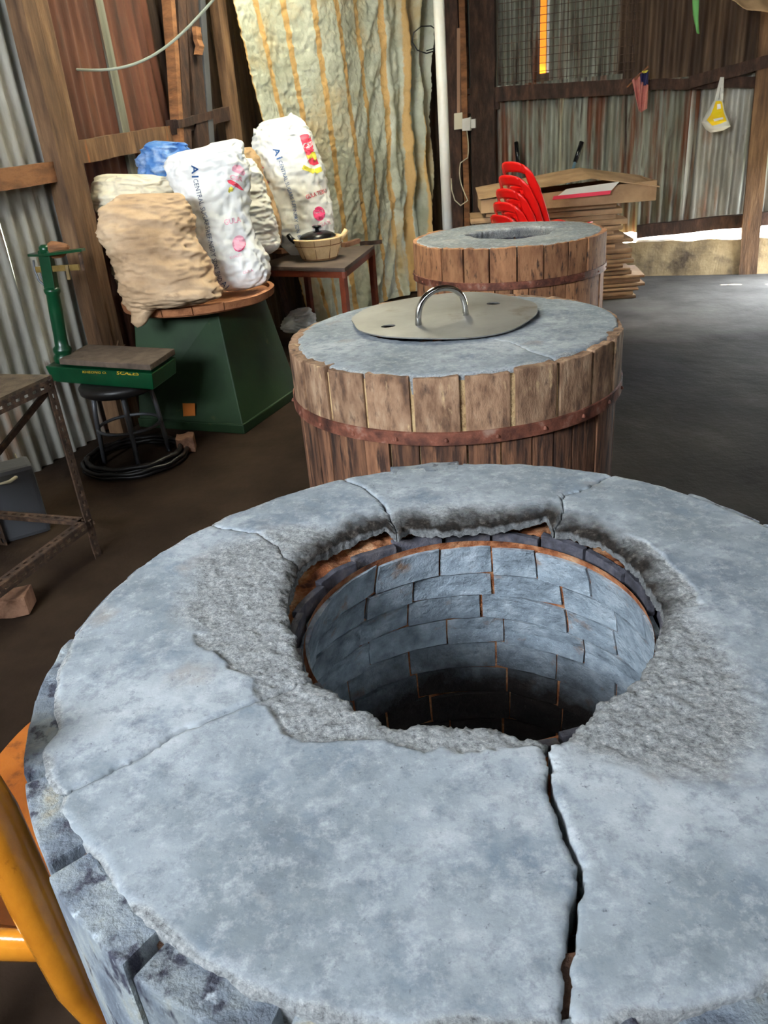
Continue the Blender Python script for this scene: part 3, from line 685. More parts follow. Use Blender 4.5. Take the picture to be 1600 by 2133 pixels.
# far oven ------------------------------------------------------------------------
FC = (.929, 5.073); FRr = .60
hole_f = polar_fn([tuple(V((FC[0]+.03+ (.27+.02*sin(a*3)+.012*sin(a*7+1))*cos(a), FC[1]+.03+(.27+.02*sin(a*3)+.012*sin(a*7+1))*sin(a), T))) for a in [i*pi/24 for i in range(48)]], T, FC)
far_ = oven('barrel_oven', 'farthest oven with pale orange boards in front of the cardboard stack', FC, FRr, hole_f, lambda t: .575+.008*sin(t*4), ncr(FC, (40, 160), .0004), rnone, m_plaster2, m_stave_far, m_stave_far, 260, 30, 21, hoopz=.71, core=m_dark)
pot_inside(far_, (FC[0]+.03, FC[1]+.03), .255, 4, 12, sd=9)
for o in (near, mid, far_): del o['group']

# ------------------------------------------------------------------ lid on the middle oven
lid = empty('oven_lid', (.285, 2.88, T), 'flat round steel lid with arched handle and two holes on the middle oven', 'lid')
def lidmesh():
    cu_ = bpy.data.curves.new('lid', 'CURVE'); cu_.dimensions = '2D'; cu_.fill_mode = 'BOTH'; cu_.extrude = .002
    def sp(pts):
        s_ = cu_.splines.new('POLY'); s_.points.add(len(pts)-1)
        for i, p in enumerate(pts): s_.points[i].co = (p[0], p[1], 0, 1)
        s_.use_cyclic_u = True
    sp([((.345+.005*sin(5*a+1)+.003*sin(11*a))*cos(a), (.37+.006*sin(4*a))*sin(a)) for a in [i*pi/60 for i in range(120)]])
    for hx_, hy_ in (((atz(810, 693, T).x-.285), atz(810, 693, T).y-2.88), (atz(1028, 645, T).x-.285, atz(1028, 645, T).y-2.88)):
        sp([(hx_+.026*cos(a), hy_+.022*sin(a)) for a in [i*pi/12 for i in range(24)]])
    ob = bpy.data.objects.new('tmp', cu_); COL.objects.link(ob)
    dg = bpy.context.evaluated_depsgraph_get(); me = bpy.data.meshes.new_from_object(ob.evaluated_get(dg))
    bpy.data.objects.remove(ob); bpy.data.curves.remove(cu_)
    bm = bmesh.new(); bm.from_mesh(me); bmesh.ops.triangulate(bm, faces=bm.faces[:])
    for _ in range(4):
        e = [e for e in bm.edges if e.calc_length() > .05]
        if not e: break
        bmesh.ops.subdivide_edges(bm, edges=e, cuts=1); bmesh.ops.triangulate(bm, faces=bm.faces[:])
    for v in bm.verts:
        r_ = hypot(v.co.x, v.co.y); v.co.z += .016+.010*(1-(r_/.36)**2)+.009*noise.noise(V((v.co.x*3, v.co.y*3, 4)))*(r_/.36)
    bm.to_mesh(me); bm.free(); me.materials.clear(); me.materials.append(m_steel)
    return me
me = lidmesh(); o = bpy.data.objects.new('disc', me); COL.objects.link(o); o.parent = lid; ORG[o] = ORG[lid]
h0, h1 = atz(872, 680, T+.02), atz(970, 660, T+.02)
b = B(); pts = []
for i in range(25):
    a = pi*i/24; p = h0.lerp(h1, .5-.5*cos(a)); pts.append(V((p.x, p.y, T+.018+.118*sin(a)**.62)))
b.tube(pts, .011, 12); b.build('handle', m_chrome, lid, smooth=True)

# ------------------------------------------------------------------ sacks
def cubic(a, b, c, d, t): return .5*((2*b)+(-a+c)*t+(2*a-5*b+4*c-d)*t*t+(-a+3*b-3*c+d)*t**3)
def sack(name, mt, label, rows, Y0, lean=0, wr=(.012, .005), wst=(3, 3, 3), seed=1, nu=96, nv=110, fwd=V((.12, 1, 0)), group=None, p=.85, crease=None, zmin=None, cat='sack'):
    """rows: (xL,yL,xR,yR,depth ratio) from bottom to top"""
    fwd = fwd.normalized()
    ctl = []
    zb = aty((rows[0][0]+rows[0][2])/2, (rows[0][1]+rows[0][3])/2, Y0).z
    for (xl, yl, xr, yr, d) in rows:
        z_ = aty((xl+xr)/2, (yl+yr)/2, Y0).z
        Y = Y0+lean*(z_-zb); L_ = aty(xl, yl, Y); R__ = aty(xr, yr, Y)
        ctl.append((L_, R__, d))
    n = len(ctl)
    def row(v):
        x = v*(n-1); i = min(int(x), n-2); t = x-i
        g = lambda k: ctl[max(0, min(n-1, k))]
        f = lambda q: cubic(g(i-1)[q], g(i)[q], g(i+1)[q], g(i+2)[q], t)
        return f(0), f(1), f(2)
    def fn(u, v):
        L_, R__, d = row(v); C = (L_+R__)/2; H = (R__-L_)/2; hw = H.length
        a = 2*pi*u; ca, sa = cos(a), sin(a)
        cx = math.copysign(abs(ca)**p, ca); sy = math.copysign(abs(sa)**p, sa)
        # keep silhouette, depth by ratio; a rounded closing of the ends
        P = C+H*cx+fwd*(hw*max(.04, d)*sy)
        nrm = (H.normalized()*ca+fwd*sa).normalized()
        q = V((P.x*wst[0], P.y*wst[1], P.z*wst[2]))*1.0+V((seed*7, 0, 0))
        dsp = wr[0]*(ridge(q*1.6)*.6+noise.noise(q*2.7))+wr[1]*ridge(q*5.5)+wr[1]*.6*noise.noise(q*14)
        dsp *= min(1, v*8, (1-v)*9+.15)
        if crease: dsp += crease(u, v, P)
        P = P+nrm*dsp
        if zmin is not None and P.z < zmin: P.z = zmin+(P.z-zmin)*.05
        return P
    b = B(); b.grid(fn, nu, nv, closeu=True)
    # caps
    nb = len(b.v)
    for ring_ in (range(nu), range(nv*nu, nv*nu+nu)):
        r_ = list(ring_); c_ = V((0, 0, 0))
        for i in r_: c_ += b.v[i]
        b.v.append(c_/nu); k = len(b.v)-1
        for i in range(nu): b.f.append((r_[i], r_[(i+1) % nu], k))
    o = b.build(name, mt, smooth=True)
    tag(o, label, cat, group)
    bv = BVHTree.FromPolygons([tuple(v) for v in b.v], b.f)
    return o, bv
def text2d(txt, size=1, bold=0.0):
    cu_ = bpy.data.curves.new('t', 'FONT'); cu_.body = txt; cu_.size = size; cu_.offset = bold; cu_.resolution_u = 2
    ob = bpy.data.objects.new('t', cu_); COL.objects.link(ob)
    me = bpy.data.meshes.new_from_object(ob.evaluated_get(bpy.context.evaluated_depsgraph_get()))
    bpy.data.objects.remove(ob); bpy.data.curves.remove(cu_)
    return me
def decal(name, me, mapf, bv, mt, parent, maxpx=4, lift=.003, mode='px'):
    """me: flat mesh; mapf(x,y)->pixel ray or 3D; printed onto the surface held in bv"""
    bm = bmesh.new(); bm.from_mesh(me)
    for v in bm.verts:
        x, y = mapf(v.co.x, v.co.y); v.co = (x, y, 0)
    bmesh.ops.triangulate(bm, faces=bm.faces[:])
    for _ in range(5):
        e = [e for e in bm.edges if e.calc_length() > maxpx]
        if not e: break
        bmesh.ops.subdivide_edges(bm, edges=e, cuts=1); bmesh.ops.triangulate(bm, faces=bm.faces[:])
    bad = []
    for v in bm.verts:
        d = ray(v.co.x, v.co.y).normalized(); hit, nn, _, _ = bv.ray_cast(CAM, d)
        if hit is None: bad.append(v)
        else: v.co = hit-d*lift
    bmesh.ops.delete(bm, geom=bad, context='VERTS')
    b = B(); bm.verts.index_update(); b.add([v.co.copy() for v in bm.verts], [[v.index for v in f.verts] for f in bm.faces]); bm.free()
    bpy.data.meshes.remove(me)
    if b.v: return b.build(name, mt, parent)
def pxtext(name, txt, A, Bp, hgt, bv, mt, parent, bold=0, along=True):
    """text running from pixel A to pixel B, letters hgt px high; up is to the left-hand normal"""
    me = text2d(txt, 1, bold)
    xs = [v.co.x for v in me.vertices]; x0, x1 = min(xs), max(xs)
    dx, dy = Bp[0]-A[0], Bp[1]-A[1]; L_ = hypot(dx, dy); ux, uy = dx/L_, dy/L_; nx, ny = uy, -ux
    k = L_/(x1-x0); hk = hgt/.72
    return decal(name, me, lambda x, y: (A[0]+ux*(x-x0)*k+nx*y*hk, A[1]+uy*(x-x0)*k+ny*y*hk), bv, mt, parent)
def pxpoly(name, pts, bv, mt, parent, lift=.003):
    me = bpy.data.meshes.new('p'); me.from_pydata([(p[0], p[1], 0) for p in pts], [], [tuple(range(len(pts)))])
    return decal(name, me, lambda x, y: (x, y), bv, mt, parent, lift=lift)
def circ_px(cx, cy, rx, ry, rot=0, n=24): return [(cx+rx*cos(2*pi*i/n)*cos(rot)-ry*sin(2*pi*i/n)*sin(rot), cy+rx*cos(2*pi*i/n)*sin(rot)+ry*sin(2*pi*i/n)*cos(rot)) for i in range(n)]

TZ = .735      # height of the tray floor
# big white sack with faded print, on the tray
A_, bvA = sack('sugar_sack', m_whitesack, 'white sugar sack with faded pink print leaning on the brown tray', [
    (478, 606, 512, 603, .25), (458, 600, 545, 592, .5), (440, 578, 560, 568, .6), (433, 550, 556, 542, .62), (412, 520, 540, 515, .6), (397, 482, 524, 480, .6), (385, 440, 515, 440, .6),
    (371, 400, 516, 398, .58), (357, 368, 516, 362, .55), (350, 345, 513, 338, .5), (354, 328, 509, 322, .42), (372, 317, 507, 308, .32), (424, 306, 500, 294, .2), (440, 298, 487, 289, .12)],
    4.86, .12, wr=(.018, .013), seed=2, zmin=TZ+.01)
pxtext('printed_text', 'A1', (399, 344), (400, 370), 14, bvA, m_bluep, A_, .02)
pxtext('printed_text', 'CENTRAL SUGARS', (402, 374), (429, 478), 10, bvA, m_navyp, A_)
pxtext('printed_text', 'REFINERY', (428, 480), (441, 536), 10, bvA, m_navyp, A_)
pxtext('printed_text', 'SDN. BHD.', (441, 540), (455, 590), 10, bvA, m_navyp, A_)
pxtext('printed_text', 'A1', (459, 592), (470, 603), 12, bvA, m_bluep, A_)
pxpoly('printed_emblem', [(484, 348), (490, 343), (499, 344), (508, 352), (511, 362), (507, 366), (498, 362), (488, 358), (483, 355)], bvA, m_pinkp, A_)
pxpoly('printed_emblem', [(473, 376), (480, 374), (488, 378), (496, 383), (503, 390), (508, 397), (502, 396), (494, 391), (485, 386), (476, 381)], bvA, m_redp, A_)
pxpoly('printed_emblem', [(477, 391), (482, 388), (487, 392), (485, 398), (478, 402), (475, 399)], bvA, m_yelp, A_)
pxtext('printed_text', 'CSR', (478, 372), (505, 378), 9, bvA, m_pinkp, A_, .03)
pxtext('printed_text', 'GULA', (468, 469), (503, 462), 12, bvA, m_pinkp, A_, .01)
pxpoly('printed_emblem', circ_px(498, 507, 14, 17, .1), bvA, m_pinkp, A_)
pxpoly('printed_emblem', [(486, 515), (494, 522), (502, 521), (510, 512), (511, 502), (512, 510), (506, 521), (498, 525), (490, 522)], bvA, m_hotp, A_, .005)
pxtext('printed_text', 'KUALITI', (480, 540), (503, 533), 6, bvA, m_pinkp, A_)
pxtext('printed_text', 'GULA', (507, 571), (528, 565), 6, bvA, m_pinkp, A_, .01)
# sack standing on the table
E_, bvE = sack('sugar_sack', m_whitesack, 'white sugar sack with bright red print standing on the table', [
    (606, 531, 676, 527, .35), (592, 515, 692, 512, .55), (584, 498, 695, 492, .6), (577, 470, 692, 462, .6), (565, 432, 687, 430, .6), (552, 390, 681, 395, .6), (539, 354, 671, 355, .6),
    (531, 320, 661, 322, .56), (532, 290, 651, 288, .48), (540, 267, 641, 267, .36), (556, 252, 627, 250, .22), (580, 246, 613, 239, .12)],
    6.36, .12, wr=(.018, .012), seed=5, zmin=.712)
b = B(); b.grid(lambda u, v: aty(528+24*u, 268+12*v-4*u+3*sin(u*3+v*2), 6.46-.05*sin(v*pi)+.02*u), 10, 8); b.build('torn_corner', m_whitesack, E_, smooth=True, solid=.006)
b = B(); b.grid(lambda u, v: aty(594+26*u, 250-(1-abs(2*u-.95))*16*v, 6.50-.03*sin(v*pi)), 10, 8); b.build('torn_corner', m_whitesack, E_, smooth=True, solid=.006)
pxtext('printed_text', 'A1', (568, 310), (577, 333), 13, bvE, m_bluep, E_, .02)
pxtext('printed_text', 'CENTRAL SUGARS', (580, 336), (605, 416), 8, bvE, m_bluep, E_)
pxtext('printed_text', 'REFINERY', (607, 419), (614, 464), 8, bvE, m_bluep, E_)
pxtext('printed_text', 'SDN. BHD.', (614, 469), (624, 510), 8, bvE, m_bluep, E_)
pxpoly('printed_emblem', [(624, 283), (634, 279), (641, 279), (647, 285), (651, 300), (655, 314), (660, 330), (664, 341), (654, 345), (646, 342), (641, 333), (636, 318), (630, 302)], bvE, m_redp, E_)
pxtext('printed_text', 'CSR', (633, 310), (655, 304), 11, bvE, m_whitep, E_, .04)
pxpoly('printed_emblem', [(638, 322), (644, 324), (650, 317), (656, 316), (660, 328), (657, 336), (652, 328), (645, 331), (641, 330)], bvE, m_yelp, E_, .005)
pxpoly('printed_emblem', [(633, 343), (638, 346), (645, 350), (655, 352), (668, 347), (672, 356), (662, 361), (652, 362), (642, 357), (636, 355), (629, 352)], bvE, m_yelp, E_)
pxtext('printed_text', 'GULA TEBU', (639, 415), (681, 401), 9, bvE, m_redp, E_, .01)
pxpoly('printed_emblem', circ_px(665, 445, 12.5, 15, -.15), bvE, m_hotp, E_)
pxtext('printed_text', 'HALAL', (656, 446), (675, 442), 6, bvE, m_whitep, E_, .01)
pxtext('printed_text', 'SUGAR', (652, 477), (690, 466), 8, bvE, m_pinkp, E_, .01)
pxpoly('printed_mark', [(537, 348), (549, 348), (549, 350), (537, 350)], bvE, m_redp, E_)
pxpoly('printed_mark', [(549, 384), (555, 382), (558, 378), (559, 381), (556, 385), (550, 386)], bvE, m_redp, E_)
# folded brown sack at the front of the tray
def crB(u, v, P): return .02*ridge(V((P.x*2.2+P.z*1.2, P.y*2, P.z*9+P.x*2.5)), 2)
sack('brown_sack', m_brownsack, 'crumpled brown sack drooping over the front left of the tray', [
    (287, 682, 296, 679, .4), (279, 655, 326, 642, .5), (268, 625, 395, 634, .6), (262, 604, 452, 616, .62), (257, 575, 440, 588, .66), (247, 545, 424, 552, .66), (228, 515, 408, 518, .66),
    (215, 482, 394, 486, .62), (213, 452, 389, 452, .5), (224, 428, 386, 428, .36), (244, 412, 376, 410, .2), (256, 405, 366, 402, .1)],
    4.40, .30, wr=(.018, .012), wst=(2, 2, 5), seed=8, crease=crB)
sack('cream_sack', m_creamsack, 'rolled cream sack lying behind the top of the brown sack', [
    (250, 600, 350, 600, .5), (235, 520, 352, 520, .5), (222, 440, 352, 432, .55), (204, 412, 357, 408, .5), (206, 388, 356, 392, .42), (208, 370, 345, 374, .3), (222, 362, 318, 364, .15)],
    4.98, 0, wr=(.036, .018), seed=12, nv=80, zmin=TZ+.01, fwd=V((.2, 1, 0)))
sack('blue_sack', m_bluesack, 'crumpled blue and white sack behind the cream sack', [
    (345, 560, 395, 560, .5), (325, 480, 402, 480, .6), (312, 400, 404, 400, .7), (298, 352, 408, 355, .6), (300, 325, 408, 332, .5), (313, 303, 398, 310, .4), (322, 293, 384, 297, .2)],
    5.22, 0, wr=(.04, .02), seed=15, nv=80, zmin=TZ+.01, fwd=V((.2, 1, 0)))
sack('white_sack', m_whitesack, 'pale plain sack squeezed between the two printed sugar sacks', [
    (505, 534, 565, 528, .5), (490, 518, 578, 512, .8), (485, 480, 574, 478, .9), (482, 440, 566, 436, .9), (480, 400, 553, 396, .8), (480, 360, 538, 356, .7), (485, 330, 524, 330, .5)],
    5.98, 0, wr=(.016, .008), wst=(2, 2, 5), seed=18, zmin=.712)
sack('paper_sack', m_tan, 'brown paper sack standing behind the pale plain sack', [
    (520, 524, 580, 518, .5), (512, 505, 586, 498, .7), (508, 470, 583, 468, .8), (500, 430, 572, 430, .8), (492, 390, 558, 388, .7), (488, 350, 545, 345, .6), (490, 322, 532, 318, .4), (498, 308, 522, 306, .15)],
    6.18, .0, wr=(.012, .006), seed=21, zmin=.712)

# tray and green box ------------------------------------------------------------
TC = (-1.02, 4.88); TRr = .455
tray = empty('round_tray', (TC[0], TC[1], .70), 'round brown tray with cracked rim on top of the green box', 'tray')
b = B(); b.lathe([(.0, .0), (TRr-.02, .0), (TRr-.02, .028), (0, .028)], (TC[0], TC[1], .703), 64, cap=False); b.build('tray_base', m_tray, tray)
for i in range(16):
    a0 = 2*pi*i/16+.1; a1 = a0+2*pi/16-.012
    b = B(); n = 6; vs = []; fs = []
    for j in range(n+1):
        a = a0+(a1-a0)*j/n
        for (r_, z) in ((TRr-.022, .712), (TRr+.004, .714), (TRr+.01, .755), (TRr-.018, .758)): vs.append((TC[0]+r_*cos(a), TC[1]+r_*sin(a), z+.003*noise.noise(V((a*3, r_, 1)))))
    for j in range(n):
        for q in range(4): fs.append((j*4+q, j*4+(q+1) % 4, j*4+4+(q+1) % 4, j*4+4+q))
    fs += [(0, 1, 2, 3), tuple(n*4+q for q in (3, 2, 1, 0))]
    b.add(vs, fs).build('rim_piece', m_tray, tray)
bx = empty('green_box', (-1.05, 4.76, 0), 'tall tapering green painted box standing under the round tray', 'box')
f0, l0 = V((-.79, 4.36, 0)), V((-1.50, 4.665, 0)); sd_ = (f0-l0); dp_ = V((-sd_.y, sd_.x, 0)).normalized()*sd_.length*.96; 
q0 = [l0, f0, f0+dp_, l0+dp_]; cc_ = sum(q0, V((0, 0, 0)))/4
tl, tf, tr_ = atz(278, 652, .70), atz(452, 642, .70), atz(548, 622, .70)
tp = [tl, tf, V((tf.x, tf.y, .7))+dp_*.74, V((tl.x, tl.y, .7))+dp_*.80]
b = B()
def qmesh(qb, qt, th=.02):
    b = B(); b.add(qb+qt, [(0, 1, 5, 4), (1, 2, 6, 5), (2, 3, 7, 6), (3, 0, 4, 7), (4, 5, 6, 7), (3, 2, 1, 0)]); return b
up_ = [V((p.x, p.y, .0)) for p in q0]
lo = [p.lerp(cc_, 0) for p in q0]
b = qmesh([p+V((0, 0, .05))+(cc_-p)*.02 for p in q0], tp); b.build('body', m_green, bx, bevel=.008)
b = qmesh(q0, [p+V((0, 0, .06)) for p in q0]); b.build('base_frame', m_green, bx, bevel=.008)
LB = BVHTree.FromPolygons([tuple(p+V((0, 0, .05))+(cc_-p)*.02) for p in q0]+[tuple(p) for p in tp], [(0, 1, 5, 4)])
pxpoly('label', [(380, 840), (406, 840), (407, 866), (382, 867)], LB, m_label, bx, .004)

# table and clay pot -----------------------------------------------------------------
FR_, BR_, FL_ = V((-.129, 5.72, .7)), V((.116, 6.807, .7)), V((-.85, 6.2, .7)); BL_ = V((-.50, 6.86, .7))
tb = empty('side_table', (-.4, 6.4, 0), 'low table with dusty dark top and red brown legs', 'table')
b = qmesh([p-V((0, 0, .03)) for p in (FL_, FR_, BR_, BL_)], [p.copy() for p in (FL_, FR_, BR_, BL_)]); b.build('tabletop', m_tabletop, tb, bevel=.004)
ax1 = (FL_-FR_).normalized(); ax2 = (BR_-FR_).normalized()
for p, s1, s2 in ((FR_, 1, 1), (FL_, -1, 1), (BR_, 1, -1), (BL_, -1, -1)):
    c_ = p+ax1*.03*s1+ax2*.03*s2
    b = B(); b.beam((c_.x, c_.y, 0), (c_.x, c_.y, .67), .045, .045, up=ax1); b.build('leg', m_redwood, tb, bevel=.003)
for p, q in ((FR_, FL_), (FR_, BR_), (BR_, BL_), (FL_, BL_)):
    i_ = ((FR_+FL_+BR_+BL_)/4-(p+q)/2).normalized()*.015
    b = B(); b.beam(p+i_-V((0, 0, .052)), q+i_-V((0, 0, .052)), .02, .044); b.build('apron', m_redwood, tb)
pcx, pcy = atz(667, 540, .7)[:2]
pot = empty('clay_pot', (pcx, pcy, .7), 'tan clay cooking pot with black lid on the table', 'pot')
pr_ = [(.001, .002), (.125, .002), (.14, .02), (.172, .10), (.185, .15), (.192, .155), (.19, .165), (.175, .165), (.165, .13), (.13, .03), (.001, .025)]
b = B(); b.lathe(pr_, (pcx, pcy, .7), 40, cap=False); b.build('body', m_pot, pot, smooth=True)
b = B(); b.tube([(pcx+.181*cos(2*pi*i/32), pcy+.181*sin(2*pi*i/32), .815) for i in range(32)], .003, 6, True)
b.tube([(pcx+.139*cos(2*pi*i/32), pcy+.139*sin(2*pi*i/32), .716) for i in range(32)], .003, 6, True)
b.build('wire_band', m_potline, pot)
b = B()
for i in range(9):
    a = 2*pi*i/9+.4; b.beam((pcx+.142*cos(a), pcy+.142*sin(a), .718), (pcx+.189*cos(a), pcy+.189*sin(a), .86), .004, .004)
b.build('wire_cage', m_potline, pot)['kind'] = 'stuff'
b = B(); b.lathe([(.14, .165), (.142, .17), (.12, .19), (.07, .208), (.02, .213), (.001, .213)], (pcx, pcy, .7), 36, cap=False); ld = b.build('lid', m_black, pot, smooth=True)
b = B(); b.lathe([(.016, .21), (.014, .228), (.036, .238), (.036, .246), (.02, .25), (.001, .25)], (pcx, pcy, .7), 20, cap=False); b.build('knob', m_black, ld, smooth=True)
for s_, mt_, lab in ((-1, m_black, 'black handle'), (1, m_pot, 'tan handle')):
    b = B(); b.tube([(pcx+s_*.175, pcy-.02, .845), (pcx+s_*.205, pcy-.01, .87), (pcx+s_*.225, pcy, .90)], [.02, .02, .018], 10); o = b.build('handle', mt_, pot, smooth=True); o['label'] = lab
b = B(); b.beam(atz(715, 510, .72), atz(742, 505, .72)+V((.02, .06, 0)), .05, .035, n=4, j=.004); tag(b.build('wood_block', m_brick), 'small brown wood block on the table right of the clay pot', 'block')
b = B(); b.beam(atz(750, 507, .715), atz(795, 504, .715), .03, .03, n=4, j=.002); tag(b.build('wood_strip', m_timber_d), 'dark wood strip lying on the far right end of the table', 'strip')
b = B(); b.beam(atz(572, 521, .72), atz(592, 523, .72), .06, .035, n=3, j=.004); tag(b.build('wood_block', m_orangewood), 'orange brown wood block on the table between the sacks', 'block')

# tarpaulin --------------------------------------------------------------------------
tL0, tL1 = V((-.555, 7.0, 0)), V((-.82, 6.68, 2.5)); tR0, tR1 = V((.70, 8.55, 0)), V((.80, 8.62, 2.6))
def tarpf(u, v):
    zt = ROOF-.13; z = .02+(zt-.02)*v
    L_ = tL0.lerp(tL1, z/2.5); R__ = tR0.lerp(tR1, z/2.6)
    p = L_.lerp(R__, u); p.z = z
    n_ = V((.81, -.59, 0))
    k = max(0, (u-.62)/.38)
    # gathered vertical folds near the right edge, slanting pulls towards the tie point
    d = k*(.075*sin(u*62+.6*z)+.035*sin(u*131+1.1*z))
    d += (1-k)*.028*sin(u*15+z*.9)
    d += .05*k*noise.noise(V((u*9, z*1.5, 2)))
    sl = u*5.2-z*1.15
    d += .05*ridge(V((sl, z*.15, 3)), 2)*(.15+.85*max(0, min(1, (u-.25)*2)))*(1-.3*k)
    d += .009*ridge(V((u*16, z*10, 5)), 3)+.006*ridge(V((u*34, z*23, 7)), 2)
    d += .10*max(0, .55-z)*sin(u*20)*.8
    pinch = math.exp(-((z-2.05)/.4)**2)*max(0, (u-.8)/.2)
    p.x -= .05*pinch
    return p+n_*(d+.03)
b = B(); b.grid(tarpf, 300, 240, uv=True)
o = b.build('tarpaulin', m_tarp, smooth=True); tag(o, 'grey green tarpaulin with tan stripes hung as a curtain beside the white pipe', 'tarpaulin')
b = B(); b.beam((tL1.x-.1, tL1.y-.1, ROOF-.09), (tR1.x+.15, tR1.y+.2, ROOF-.09), .05, .05); b.build('curtain_rail', m_timber_d, roof)
b = B(); pts = [aty(888+30*sin(i*.7), 78+28*cos(i*.7)+i*.6, 8.25-.02*i/4) for i in range(11)]; b.tube(pts, .006, 6); tag(b.build('tie_wire', m_hose), 'thin dark wire loop hanging at the right of the tarpaulin top', 'wire')
# white pipe ---------------------------------------------------------------------------
px0 = aty(932, 465, 7.55)
b = B(); b.lathe([(.046, 0), (.046, ROOF)], (px0.x, 7.55, 0), 24); o = b.build('drain_pipe', m_pvc, smooth=False); tag(o, 'white plastic pipe standing upright beside the tarpaulin', 'pipe')
for p_ in o.data.polygons: p_.use_smooth = len(p_.vertices) == 4

# ------------------------------------------------------------------ scale on its stool
SZ = .60
sq = [atz(122, 748, SZ), atz(312, 760, SZ), atz(359, 728, SZ), atz(206, 725, SZ)]
e1 = (sq[1]-sq[0]).normalized(); e2 = V((.20, .98, 0)); wS = (sq[1]-sq[0]).length; dS = .31
sq = [sq[0], sq[1], sq[1]+e2*dS, sq[0]+e2*dS]
sc_c = (sq[0]+sq[2])/2
scl = empty('platform_scale', (sc_c.x, sc_c.y, .465), 'old green platform scale with upright column on a black round stool', 'scale')
b = qmesh([p-V((0, 0, .03)) for p in sq], sq); o = b.build('platform', m_deck, scl, bevel=.004)
b = qmesh([p-V((0, 0, .03))+(V((sc_c.x, sc_c.y, p.z))-p)*.04-V((0, 0, .008)) for p in sq], [p-V((0, 0, .033)) for p in sq]); b.build('platform_rim', m_gscale, scl)
ex = -e1*.12
bq = [sq[0]+ex, sq[1], sq[2], sq[3]+ex]
bt = [p-V((0, 0, .045)) for p in bq]; bb = [p-V((0, 0, .135))+(V((sc_c.x, sc_c.y, p.z))-p)*.05 for p in bq]
b = qmesh(bb, bt); b.build('base', m_gscale, scl, bevel=.008)
sv = [tuple(bb[0]), tuple(bb[1]), tuple(bt[1]), tuple(bt[0])]
SB = BVHTree.FromPolygons(sv, [(0, 1, 2, 3)])
pxtext('lettering', 'KHEONG O.', (172, 777), (222, 779), 5, SB, m_goldp, scl, .0)
pxtext('lettering', 'SCALES', (243, 780), (289, 782), 7, SB, m_goldp, scl, .01)
cb = atz(134, 746, SZ-.02)
lean = V((.055, .0, 0))
def cp(z): z = SZ+(z-SZ)*(.8 if z > SZ+.05 else 1); return V((cb.x, cb.y, 0))+lean*(z-SZ)/.6+V((0, 0, z))
b = B()
for r_, z in (): pass
prof = [(.052, SZ-.04), (.055, SZ-.01), (.042, SZ+.005), (.05, SZ+.02), (.05, SZ+.035), (.036, SZ+.05), (.034, SZ+.12), (.036, SZ+.30), (.034, SZ+.40), (.042, SZ+.42), (.042, SZ+.435), (.032, SZ+.45)]
b.tube([cp(z) for _, z in prof], [r_ for r_, _ in prof], 20); b.build('column', m_gscale, scl, smooth=True)
b = B(); b.beam(cp(SZ+.44), cp(SZ+.68), .062, .045, up=e2); b.build('column_head', m_gscale, scl, bevel=.004)
b = B(); b.tube([cp(SZ+.66), cp(SZ+.70), cp(SZ+.715)], [.03, .03, .018], 16); b.build('cap', m_gscale, scl, smooth=True)
tp_ = cp(SZ+.655)
b = B(); b.add([tp_-e1*.11-e2*.03, tp_+e1*.0-e2*.035, tp_+e1*.27-e2*.02+V((0, 0, .02)), tp_+e1*.27+e2*.02+V((0, 0, .02)), tp_+e2*.035, tp_-e1*.11+e2*.03], [(0, 1, 2, 3, 4, 5)]); b.build('top_shelf', m_gscale, scl, solid=.012)
b = B(); b.beam(cp(SZ+.56)-e1*.09, cp(SZ+.575)+e1*.22, .012, .03); bm_ = b.build('beam', m_brass, scl, bevel=.002)
b = B(); b.beam(cp(SZ+.59)+e1*.145-e2*.012, cp(SZ+.50)+e1*.145-e2*.012, .016, .016); b.build('poise', m_brass, bm_, bevel=.002)
b = B(); b.tube([cp(SZ+.62)+e1*(-.1), cp(SZ+.55)-e1*.1, cp(SZ+.49)-e1*.085, cp(SZ+.45)-e1*.04], .006, 8); b.tube([cp(SZ+.58)-e1*.07, cp(SZ+.52)-e1*.065, cp(SZ+.48)-e1*.045], .005, 8); b.build('hook', m_steelgrey, scl, smooth=True)
b = B(); b.tube([tp_+e1*.24, tp_+e1*.235-V((0, 0, .08))], .01, 8); b.build('hanger', m_iron, scl)
b = B()
for i, (dx, dz) in enumerate(((.02, .0), (.06, .015), (.09, .0))): b.lathe([(.001, -.02), (.03, -.01), (.04, .02), (.03, .045), (.001, .055)], tp_+e1*(dx+.05)+V((0, 0, .028+dz)), 14)
o = sack('rag', m_orangewood, 'orange brown crumpled rag on top of the green scale column', [(104, 538, 132, 536, .6), (100, 525, 138, 524, .8), (101, 512, 140, 514, .8), (106, 502, 130, 506, .5)], tp_.y+.02, 0, wr=(.008, .004), wst=(9, 9, 9), nv=24, nu=30, cat='rag')[0]
# stool
stc = V((sc_c.x-.02, sc_c.y, 0))
stl = empty('round_stool', tuple(stc), 'black round stool carrying the green platform scale', 'stool')
b = B(); b.lathe([(.001, .40), (.19, .40), (.215, .415), (.218, .445), (.2, .462), (.001, .462)], stc, 40, cap=False); b.build('seat', m_hose, stl, smooth=True)
for i in range(4):
    a = i*pi/2+.3
    b = B(); b.tube([stc+V((.15*cos(a), .15*sin(a), .4)), stc+V((.165*cos(a), .165*sin(a), .28)), stc+V((.18*cos(a), .18*sin(a), .0))], .013, 10); b.build('leg', m_steelgrey, stl, smooth=True)
b = B(); b.tube([stc+V((.17*cos(2*pi*i/28), .17*sin(2*pi*i/28), .2)) for i in range(28)], .009, 8, True); b.build('ring', m_steelgrey, stl, smooth=True)

